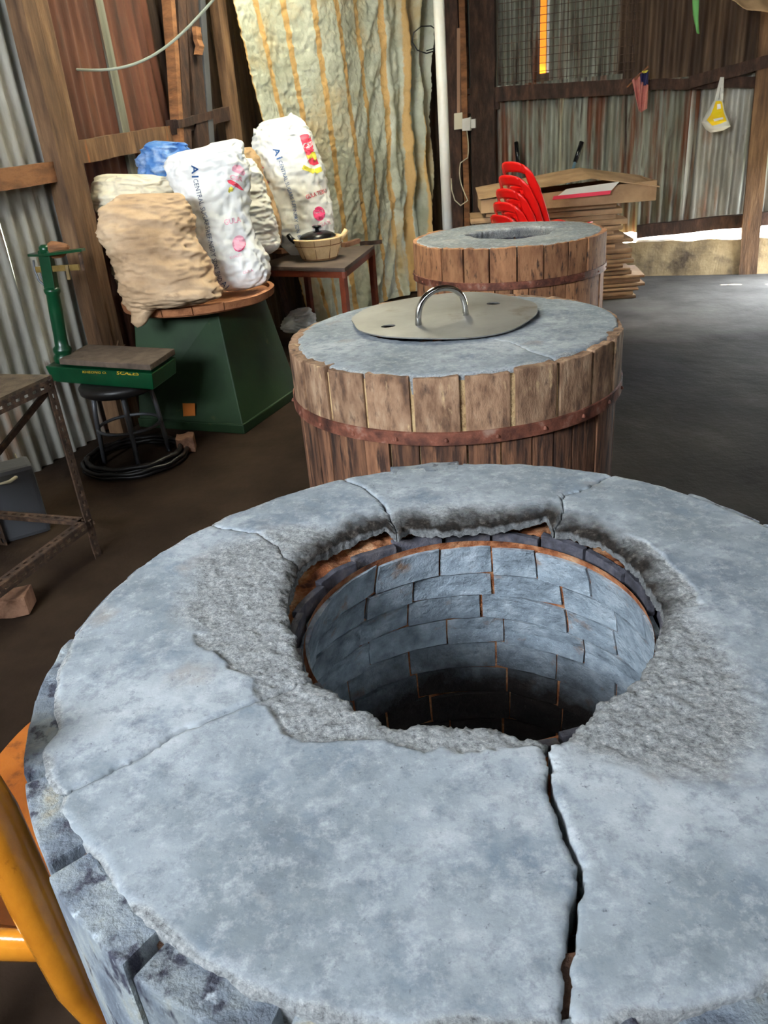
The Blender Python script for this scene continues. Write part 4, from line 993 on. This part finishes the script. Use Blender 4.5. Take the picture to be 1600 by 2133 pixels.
# ------------------------------------------------------------------ rusty slotted angle shelf
rc = V((-1.25, 2.98, 0)); ra = -LD.to_3d(); rb = V((-LD.y, LD.x, 0))
rk = empty('angle_iron_shelf', (-1.6, 2.5, 0), 'rusty slotted angle iron shelf frame at the left edge', 'shelf')
RLn, RWd, RT = .95, .55, .80
def rp(a, c, z): return rc+ra*a+rb*c+V((0, 0, z))
def angle(p0, p1, d1, d2, w=.042, t=.004):
    b = B(); p0, p1 = V(p0), V(p1); d1, d2 = V(d1), V(d2)
    a = (p1-p0); L_ = a.length; n_ = max(2, int(L_/.045)); a.normalize()
    for d in (d1, d2):
        o_ = d1.cross(d2); other = d2 if d is d1 else d1
        # flange as two strips and rungs so the slots are real holes
        for f0, f1 in ((0, .36), (.64, 1)): b.beam(p0+d*w*(f0+f1)/2, p1+d*w*(f0+f1)/2, w*(f1-f0), t, up=other)
        for i in range(n_+1):
            c_ = p0+a*(L_*i/n_); b.beam(c_+d*w*.34, c_+d*w*.66, .022, t, up=other)
    return b
for a_, c_, d1, d2 in ((0, 0, ra, rb), (RLn, 0, -ra, rb), (0, RWd, ra, -rb), (RLn, RWd, -ra, -rb)):
    angle(rp(a_, c_, 0), rp(a_, c_, RT), d1, d2).build('leg', m_iron, rk)
for z in (.18, RT-.002):
    for p0, p1, d in ((rp(0, 0, z), rp(RLn, 0, z), rb), (rp(0, RWd, z), rp(RLn, RWd, z), -rb), (rp(0, 0, z), rp(0, RWd, z), ra), (rp(RLn, 0, z), rp(RLn, RWd, z), -ra)):
        angle(p0, p1, d, V((0, 0, -1))).build('rail', m_iron, rk)
b = qmesh([rp(0, 0, RT), rp(RLn, 0, RT), rp(RLn, RWd, RT), rp(0, RWd, RT)], [rp(0, 0, RT+.012), rp(RLn, 0, RT+.012), rp(RLn, RWd, RT+.012), rp(0, RWd, RT+.012)]); b.build('shelf_board', m_rackdust, rk)
b = B(); b.beam(rp(.03, .02, RT-.05), rp(.45, .5, .2), .04, .02); b.build('brace', m_iron, rk)
# jerrycan behind the shelf rails with a cream hose
jc = atz(-12, 1005, .0); jc = V((-1.70, 3.28, 0))
o = B().box(jc+V((0, 0, .17)), (.22, .16, .34), rz=.5).build('jerrycan', m_steelgrey, bevel=.02); tag(o, 'grey jerrycan on the floor behind the rusty shelf', 'can')
pts = [atz(-30, 1010, .3), atz(0, 1008, .3), atz(20, 1003, .3), atz(36, 992, .3), atz(41, 975, .31), atz(36, 958, .33), atz(30, 945, .36)]
b = B(); b.tube(pts, [.004, .005, .008, .009, .007, .005, .003], 8); o = b.build('plastic_strip', m_cream, smooth=True); 
tag(o, 'curved cream plastic strip sticking out beside the grey jerrycan', 'strip')

# floor clutter -------------------------------------------------------------------------
cc0 = atz(285, 962, 0)
b = B()
for k in range(6):
    rr_ = .262+.012*(k % 3)-.008*k; pts = [(cc0.x+rr_*cos(2*pi*i/40)*1.05+.006*sin(i*k), cc0.y+rr_*sin(2*pi*i/40), .018+.02*(k//2)+.004*sin(i*1.3+k)) for i in range(40)]
    b.tube(pts, .012, 8, True)
o = b.build('hose_coil', m_hose, smooth=True); tag(o, 'coil of black hose lying on the floor below the scale', 'hose')
o = B().beam(atz(367, 925, .05), atz(405, 920, .05), .10, .09, n=4, j=.006).build('brick', m_brick, bevel=.006); tag(o, 'single worn brick on the floor before the green box', 'brick')
o = B().beam(atz(-30, 1262, .05)-V((0, 0, 0)), atz(62, 1250, .05), .10, .08, n=5, j=.004).build('timber_offcut', m_brick, bevel=.006); tag(o, 'brown timber offcut on the floor under the rusty shelf', 'timber')
p_ = atz(622, 668, .06)
o = sack('plastic_bag', m_bag, 'crumpled clear white plastic bag on the floor by the tarpaulin', [(592, 690, 650, 690, .6), (588, 678, 652, 676, .7), (597, 662, 648, 658, .6), (612, 648, 640, 645, .4), (622, 642, 634, 640, .2)], 6.35, 0, wr=(.03, .015), wst=(6, 6, 6), nu=48, nv=40, cat='bag', zmin=.005)[0]
o = B().beam((-.60, 6.55, 0.02), (-.74, 6.66, .66), .08, .03, n=4, j=.004).build('leaning_plank', m_timber_d); tag(o, 'dark plank leaning under the table by the tarpaulin', 'plank')
# dead twigs by the post foot
rt = random.Random(4); b = B(); t0 = LW(190, 735, .25)
t0 = V((-1.52, 4.50, .44))
for i in range(26):
    a = rt.uniform(0, 6.28); el = rt.uniform(.1, 1.3); l = rt.uniform(.08, .2)
    d = V((cos(a)*cos(el), sin(a)*cos(el)*.4, sin(el)))
    b.tube([t0, t0+d*l*.5+V((0, 0, .01)), t0+d*l], [.003, .002, .0012], 5)
b.tube([t0-V((0, 0, .44)), t0], .004, 5)
o = b.build('dry_twigs', m_timber); tag(o, 'small bunch of dry twigs beside the foot of the timber post', 'twigs', kind='stuff')
# washing line
b = B(); p, q = LW(135, 143, .12), V((.1, 6.9, 3.15)); q = aty(448, -4, 5.2); pts = []
for i in range(25):
    t_ = i/24; c_ = p.lerp(q, t_); c_.z -= .13*sin(pi*t_); pts.append(c_)
e_ = q+(q-pts[-2])*6; e_.z = min(e_.z, ROOF-.04)
pts.append(V((q.x+.25, q.y+.1, ROOF-.05)))
b.tube(pts, .008, 6); tag(b.build('cord', m_rope, smooth=True), 'pale cord slung from the timber post up to the roof', 'cord')

# ------------------------------------------------------------------ cardboard stack, red chairs
ORD = 'first second third fourth fifth sixth seventh eighth ninth tenth eleventh twelfth thirteenth fourteenth fifteenth sixteenth seventeenth eighteenth nineteenth twentieth twenty-first twenty-second twenty-third twenty-fourth twenty-fifth twenty-sixth twenty-seventh'.split()
ckc = V((1.80, 7.42)); rs = random.Random(3)
z = 0.0; i = 0
lay = []
while z < .83:
    h_ = rs.uniform(.026, .05); wd = 1.22+rs.uniform(-.14, .12); dx = rs.uniform(-.07, .05); lay.append((z, h_, wd, dx)); z += h_+.0015
first = None
grp = 'flattened cartons in the stack by the far wall'
for i, (z, h_, wd, dx) in enumerate(lay):
    cz = z+h_/2; cx_ = ckc.x+dx+(-.12 if i > 14 else 0)+(.12 if i < 6 else 0); rz = -.12+rs.uniform(-.05, .05)
    Mx = Matrix.Rotation(rz, 3, 'Z')
    ct = empty('flattened_carton', (cx_, ckc.y, z), 'flattened carton, %s below the open carton on the cardboard stack' % ORD[len(lay)-1-i], 'carton', grp)
    def sheet(u, v, k, zz):
        p = V(((u-.5)*wd, (v-.5)*.52, zz+.008*noise.noise(V((u*3, v*2, i+k*3)))*(1 if k else .6)-(.016*max(0, abs(u-.5)-.42)/.08*rs.random() if 0 else 0)))
        p = Mx@p; return V((cx_+p.x, ckc.y+p.y, z+p.z))
    for k, (zz) in enumerate((.006, h_-.006)):
        b = B(); b.grid(lambda u, v: sheet(u, v, k, zz), 10, 3); b.build('cardboard_sheet', m_card, ct, solid=.006)
    b = B(); b.grid(lambda u, v: sheet(u, 0, 0, .006+(h_-.012)*v)-V((0, .004*sin(v*pi), 0)), 10, 2); b.build('folded_edge', m_card, ct, solid=.004)
    if i == 12:
        b = B(); b.grid(lambda u, v: sheet(.35+.4*u, 0, 0, .012+(h_-.02)*v)-V((0, .008, 0)), 6, 1); b.build('blue_strip', m_bluep, ct)
ztop = lay[-1][0]+lay[-1][1]
def corner(px, py, Y): return aty(px, py, Y)
# open top carton: deep tray plus bent flap
Mx = Matrix.Rotation(-.10, 3, 'Z')
ob = empty('open_carton', (1.80, 7.3, ztop), 'open shallow cardboard carton with bent lid on top of the stack', 'carton')
def tb_(x, y, z): p = Mx@V((x, y, 0)); return V((1.84+p.x, 7.35+p.y, ztop+z))
hw_, hd_, hh_ = .74, .30, .13
for a_, c_ in (((-hw_, -hd_), (hw_, -hd_)), ((-hw_, hd_), (hw_, hd_)), ((-hw_, -hd_), (-hw_, hd_)), ((hw_, -hd_), (hw_, hd_))):
    b = B(); b.add([tb_(a_[0], a_[1], .004), tb_(c_[0], c_[1], .004), tb_(c_[0], c_[1], hh_+(.03 if c_[0] > 0 else -.02)), tb_(a_[0], a_[1], hh_+(.03 if a_[0] > 0 else -.02))], [(0, 1, 2, 3)]); b.build('side_panel', m_card, ob, solid=.006)
b = B(); b.add([tb_(-hw_, -hd_, .004), tb_(hw_, -hd_, .004), tb_(hw_, hd_, .004), tb_(-hw_, hd_, .004)], [(0, 1, 2, 3)]); b.build('bottom_panel', m_card, ob, solid=.006)
b = B(); b.grid(lambda u, v: tb_(-hw_-.02+(2*hw_+.04)*u, -hd_-.03+(2*hd_+.05)*v, hh_-.01+.10*(1-abs(u-.62)/.62)*(1 if u < .62 else 1)-(.05*max(0, (u-.62)/.38) if u > .62 else 0)+.05*v), 16, 4); b.build('lid_panel', m_card, ob, solid=.006)
b = B(); b.add([tb_(-.12, -hd_-.06, .085), tb_(.34, -hd_-.06, .10), tb_(.42, -hd_-.04, .175), tb_(-.02, -hd_-.04, .15)], [(0, 1, 2, 3)]); o = b.build('plastic_packet', m_bag, solid=.008); tag(o, 'white and red plastic packet poking out of the open carton', 'packet')
b = B(); b.add([tb_(-.14, -hd_-.07, .075), tb_(.34, -hd_-.07, .085), tb_(.35, -hd_-.07, .115), tb_(-.13, -hd_-.07, .105)], [(0, 1, 2, 3)]); b.build('red_border', m_redp, o, solid=.003)
# loose carton leaning left of the stack
o = empty('loose_carton', (1.15, 7.0, 0), 'low open cardboard carton left of the red chairs', 'carton')
def lc(x, y, z): p = Matrix.Rotation(.1, 3, 'Z')@V((x, y, 0)); return V((.98+p.x, 6.86+p.y, z))
for a_, c_ in (((-.38, -.2), (.38, -.2)), ((-.38, .2), (.38, .2)), ((-.38, -.2), (-.38, .2)), ((.38, -.2), (.38, .2))):
    b = B(); b.add([lc(*a_, 0.003), lc(*c_, 0.003), lc(*c_, .69), lc(*a_, .64)], [(0, 1, 2, 3)]); b.build('side_panel', m_card, o, solid=.006)
b = B(); b.grid(lambda u, v: lc(-.40+.8*u, -.22+.44*v, .66+.05*u+.03*sin(u*4)), 8, 3); b.build('lid_panel', m_card, o, solid=.006)

# red stacking chairs seen over the far oven
def plastic_chair(root):
    # local frame: chair faces +x, origin on floor
    o_ = ORG[root]
    def Pl(x, y, z): return o_+V((x, y, z))
    b = B()
    def seat(u, v): return Pl(-.2+.42*u, (-.21+.42*v)*(1-.06*u), .43+.012*cos(v*2*pi)-.01*u+(.015*u*u))
    b.grid(seat, 10, 10); b.build('seat', m_red, root, smooth=True, solid=.006)
    # arched back with a slot: outer and inner outlines
    b = B()
    def bk(u, t):       # u across -1..1, t height 0..1
        half = .20*(1-.10*t)
        x = -.19-.17*t-.03*t*t-.055*(1-(u*u))*1.0
        return Pl(x, u*half, .43+.50*t)
    def rimz(u): return (1-abs(u)**3)**.4 if abs(u) < 1 else 0
    n = 20
    # left/right slats, centre slats
    vs = []
    def strip(u0, u1, t0, t1, nu=4, nt=14):
        def fn(a, c_):
            u = u0+(u1-u0)*a; top = .62+.38*rimz(u); t = (t0+(t1-t0)*c_)*top; return bk(u, t)
        b.grid(fn, nu, nt)
    strip(-1, -.62, 0, 1); strip(.62, 1, 0, 1); strip(-.62, .62, .86, 1, 12, 4); strip(-.62, .62, 0, .1, 12, 3)
    strip(-.40, -.12, .08, .6, 3, 8); strip(.12, .40, .08, .6, 3, 8); strip(-.62, .62, .56, .66, 12, 3)
    b.build('backrest', m_red, root, smooth=True, solid=.008)
    for sx_, sy_ in ((1, 1), (1, -1), (-1, 1), (-1, -1)):
        b = B(); p0 = Pl(.20*sx_-(.0 if sx_ > 0 else -.01), .19*sy_, .43); p1 = Pl(.25*sx_-(.03 if sx_ < 0 else 0), .235*sy_, 0)
        b.beam(p0, p1, .04, .028, up=(1, 0, 0)); b.build('leg', m_red, root, bevel=.004)
cpos = V((1.42, 6.27, 0)); rz0 = .5
for k in range(5):
    nm = ('lowest', 'second lowest', 'middle', 'second highest', 'topmost')[k]
    rt_ = empty('plastic_chair', (0, 0, 0), 'red plastic chair, %s of the stack behind the far oven' % nm, 'chair', 'stacked red plastic chairs')
    plastic_chair(rt_); rt_.location = cpos+V((.028*k*cos(rz0), .028*k*sin(rz0), .088*k)); rt_.rotation_euler = (0, 0, rz0)

# brooms behind the cartons, things on the far wall -------------------------------------
def stick(name, a, c, Yoff, mt1, mt2, label, cat):
    p, q = FWp(*a, -.0), FWp(*c); n3 = V((FN.x, FN.y, 0)); p += n3*.05; q += n3*.16
    d = (q-p).normalized(); g = p+(q-p)*(p.z/(p.z-q.z)); g = g.lerp(p, .02); r_ = empty(name, (g.x, g.y, 0), label, cat)
    b = B(); b.tube([p, p.lerp(g, .14)], .022, 10); b.build('grip', mt1, r_, smooth=True)
    b = B(); b.tube([p.lerp(g, .13), g], .015, 10); b.build('shaft', mt2, r_, smooth=True)
stick('broom_handle', (1077, 296), (1087, 352), 0, m_black, m_steelgrey, 'black gripped handle rising behind the red chairs', 'handle')
stick('broom_handle', (1213, 295), (1193, 362), 0, m_black, M_('blue_grey_paint', [(0, (84, 112, 128))], bump=0), 'blue grey handle leaning on the wall behind the carton stack', 'handle')
def wallbox(name, pts, dep, mt, parent, off=.06):
    n3 = V((FN.x, FN.y, 0)); q = [FWp(x, y) for x, y in pts]
    b = B(); b.add([p+n3*off for p in q]+[p+n3*(off+dep) for p in q], [(0, 1, 2, 3), (4, 5, 6, 7), (0, 1, 5, 4), (1, 2, 6, 5), (2, 3, 7, 6), (3, 0, 4, 7)]); return b.build(name, mt, parent, bevel=.004)
p = FWp(962, 268)
sk = empty('socket_outlet', tuple(p), 'cream electric socket with a white plug on the far wall post', 'socket')
wallbox('back_box', [(951, 236), (968, 234), (968, 268), (951, 270)], .05, m_cream, sk)
wallbox('conduit', [(956, 60), (963, 60), (963, 236), (956, 236)], .03, M_('brown_conduit', [(0, (150, 116, 92))], bump=0), sk)
wallbox('plug', [(970, 247), (987, 244), (987, 271), (970, 272)], .10, m_pvc, sk)
wallbox('plug', [(986, 248), (996, 247), (996, 266), (986, 267)], .07, m_pvc, sk)
n3 = V((FN.x, FN.y, 0))
b = B(); pts = [FWp(978+3*sin(i*.5)+(-14*sin(i/14*pi*1.1) if i > 5 else 0), 272+i*11, 0)+n3*.12 for i in range(14)]
pts += [FWp(964, 426)+n3*.1, FWp(952, 415)+n3*.1, FWp(946, 395)+n3*.1, FWp(944, 370)+n3*.09]
b.tube(pts, .006, 6); tag(b.build('cable', m_cream, smooth=True), 'thin cable drooping in a loop below the socket', 'cable')
# flag
p = FWp(1352, 140)+n3*.22; q = FWp(1308, 182)+n3*.15
fl = empty('hand_flag', tuple(q), 'small faded red and blue flag stuck on the far wall rail', 'flag')
b = B(); b.tube([p, q], .008, 8); b.build('stick', m_orangewood, fl)
def flg(pts, nm, mt, of):
    b = B()
    def fn(u, v):
        a = V(pts[0]).lerp(V(pts[1]), u); c_ = V(pts[3]).lerp(V(pts[2]), u); x = a.lerp(c_, v)
        return FWp(x[0], x[1])+n3*(of+.02*sin(u*9+v*3))
    b.grid(fn, 10, 14); b.build(nm, mt, fl, smooth=True, solid=.003)
flg([(1318, 168), (1336, 152), (1340, 214), (1333, 232)], 'cloth', m_flagred, .17)
flg([(1336, 170), (1352, 178), (1349, 226), (1336, 234)], 'cloth', m_flagred, .19)
flg([(1335, 155), (1352, 150), (1351, 178), (1338, 180)], 'canton', m_flagblue, .2)
flg([(1339, 150), (1351, 148), (1350, 153), (1341, 154)], 'canton_star', m_yelp, .225)
# hanging carrier bag
p = FWp(1502, 162)+n3*.12
bgo = empty('carrier_bag', tuple(p), 'white carrier bag with yellow print hanging on the far wall', 'bag')
def bagf(rows, nm, mt, of, th):
    def fn(u, v):
        x = v*(len(rows)-1); i = min(int(x), len(rows)-2); t_ = x-i; a, c_ = rows[i], rows[i+1]
        xl = a[0]+(c_[0]-a[0])*t_; yl = a[1]+(c_[1]-a[1])*t_; xr = a[2]+(c_[2]-a[2])*t_; yr = a[3]+(c_[3]-a[3])*t_
        an = 2*pi*u; hwd = (xr-xl)/2
        return FWp((xl+xr)/2+hwd*cos(an), (yl+yr)/2+(yr-yl)/2*cos(an))+n3*(of+th*(hwd/26)*sin(an)+.006*noise.noise(V((u*9, v*9, 3))))
    b = B(); b.grid(fn, 32, 24, closeu=True); return b.build(nm, mt, bgo, smooth=True)
bagf([(1486, 208, 1503, 208), (1470, 235, 1507, 232), (1459, 254, 1515, 250), (1468, 268, 1519, 262), (1478, 275, 1505, 270)], 'body', m_bag, .19, .09)
bagf([(1498, 162, 1506, 162), (1492, 185, 1498, 185), (1486, 210, 1494, 210)], 'handle', m_bag, .2, .02)
bagf([(1498, 162, 1506, 162), (1499, 185, 1505, 185), (1496, 210, 1504, 210)], 'handle', m_bag, .19, .02)
BG = BVHTree.FromPolygons([tuple(o.matrix_world@v.co if 0 else ORG[bgo]+v.co) for o in [c for c in COL.objects if c.parent == bgo and c.name.startswith('body')] for v in o.data.vertices], [tuple(p.vertices) for o in [c for c in COL.objects if c.parent == bgo and c.name.startswith('body')] for p in o.data.polygons])
pxpoly('printed_panel', [(1491, 211), (1499, 210), (1504, 212), (1508, 235), (1514, 252), (1500, 258), (1484, 262), (1472, 250), (1480, 240), (1486, 226)], BG, m_yellow, bgo, .006)
pxpoly('printed_mark', [(1494, 217), (1501, 216), (1502, 226), (1494, 228)], BG, m_whitep, bgo, .009)
pxpoly('printed_mark', [(1486, 248), (1506, 244), (1507, 248), (1488, 253)], BG, m_whitep, bgo, .009)
# green ribbons and dark cloth under the roof
for i, (pts, lab) in enumerate((([(1450, -60), (1451, 30), (1454, 70)], 'pale green ribbon hanging from the roof above the flag'), ([(1527, -60), (1530, -10), (1540, 10)], 'short green ribbon beside the brown cloth under the roof'))):
    def fn(u, v):
        x = v*2; k = min(int(x), 1); t_ = x-k; a, c_ = pts[k], pts[k+1]; px_ = a[0]+(c_[0]-a[0])*t_+(u-.5)*(14-6*v); py_ = a[1]+(c_[1]-a[1])*t_
        q = aty(px_, py_, 7.3); 
        if v == 0: q.z = ROOF-.0
        return q+V((0, .02*sin(u*5+v*4), 0))
    b = B(); b.grid(fn, 4, 16); tag(b.build('ribbon', m_greenstrip, smooth=True, solid=.002), lab, 'ribbon')
def fn(u, v):
    xl, yl = 1522+90*v, -50+50*u*0; q = aty(1520+150*u, -60+(62+75*max(0, u-.05)+8*sin(u*9))*v, 7.0); 
    if v == 0: q.z = ROOF
    return q+V((0, .05*noise.noise(V((u*5, v*3, 2)))-.04*v, 0))
b = B(); b.grid(fn, 30, 20); tag(b.build('brown_cloth', m_tan, smooth=True, solid=.004), 'brown cloth sagging from the roof in the top right corner', 'cloth')

# ------------------------------------------------------------------ varnished chair at the lower left
chr_ = empty('wooden_chair', (-.72, 1.05, 0), 'glossy yellow brown wooden chair beside the nearest oven', 'chair')
SH = .475
pr0 = V((-.508, .70, 0)); pl0 = V((-.93, .80, 0)); bx_ = (pl0-pr0).normalized(); bf = V((bx_.y, -bx_.x, 0)); bf = bf if bf.y > 0 else -bf
def post(p, nm):
    b = B(); b.tube([p+bf*.10+V((0, 0, 0)), p+bf*.05+V((0, 0, .3)), p+bf*.012+V((0, 0, .5)), p+V((0, 0, .7)), p-bf*.004+V((0, 0, .86)), p-bf*.02+V((0, 0, 1.0))], [.022, .026, .029, .030, .029, .024], 18); return b.build(nm, m_varnish, chr_, smooth=True)
post(pr0, 'back_post'); post(pl0, 'back_post')
b = B(); n = 14
def rail(z, th, hh, sag, nm):
    def fn(u, v):
        a = 2*pi*v; c_ = pr0.lerp(pl0, u)+V((0, 0, z))-bf*(sag*sin(pi*u))
        return c_+bf*(th*cos(a))+V((0, 0, hh*sin(a)*(1+.25*sin(pi*u))))
    b = B(); b.grid(fn, 16, 14); return b.build(nm, m_varnish, chr_, smooth=True)
rail(.60, .016, .026, .015, 'back_rail'); rail(.97, .015, .04, .05, 'top_rail')
for k in range(4):
    u = .2+.2*k; c_ = pr0.lerp(pl0, u)-bf*.02; b = B(); b.tube([c_+V((0, 0, .60)), c_-bf*.02*1+V((0, 0, .97))], .009, 10); b.build('spindle', m_varnish, chr_, smooth=True)
sc0 = (pr0+pl0)/2+bf*.36; sc0 = V((sc0.x+.0, sc0.y, 0))
def seatf(u, v):
    a = 2*pi*u; q = v
    x = .215*math.copysign(abs(cos(a))**.55, cos(a)); y = .27*math.copysign(abs(sin(a))**.55, sin(a))
    x *= (1+.08*y/.27)
    p = sc0-bx_*x*q+bf*y*q; return V((p.x, p.y, SH+.008-.012*(1-q*q)))
b = B(); b.grid(seatf, 64, 12, closeu=True)
def seatu(u, v):
    p = seatf(u, 1); return V((p.x, p.y, SH+.008-.024*v))+(V((sc0.x, sc0.y, 0))-V((p.x, p.y, 0)))*.03*v
b2 = B(); b.grid(seatu, 64, 3, closeu=True); b.grid(lambda u, v: V(((seatu(u, 1)*v+sc0*(1-v)).x, (seatu(u, 1)*v+sc0*(1-v)).y, SH-.016)), 64, 2, closeu=True)
b.build('seat', m_seat, chr_, smooth=True)
for s_ in (-1, 1):
    b = B(); p = sc0+bx_*.19*s_+bf*.2; b.tube([V((p.x, p.y, SH-.01)), p+bx_*.02*s_+bf*.02], [.022, .016], 14); b.build('front_leg', m_varnish, chr_, smooth=True)
    b = B(); a_ = (pr0 if s_ < 0 else pl0)+bf*.02+V((0, 0, .44)); q = sc0+bx_*.19*s_+bf*.2; b.beam(a_, V((q.x, q.y, .44)), .022, .04); b.build('seat_rail', m_varnish, chr_)
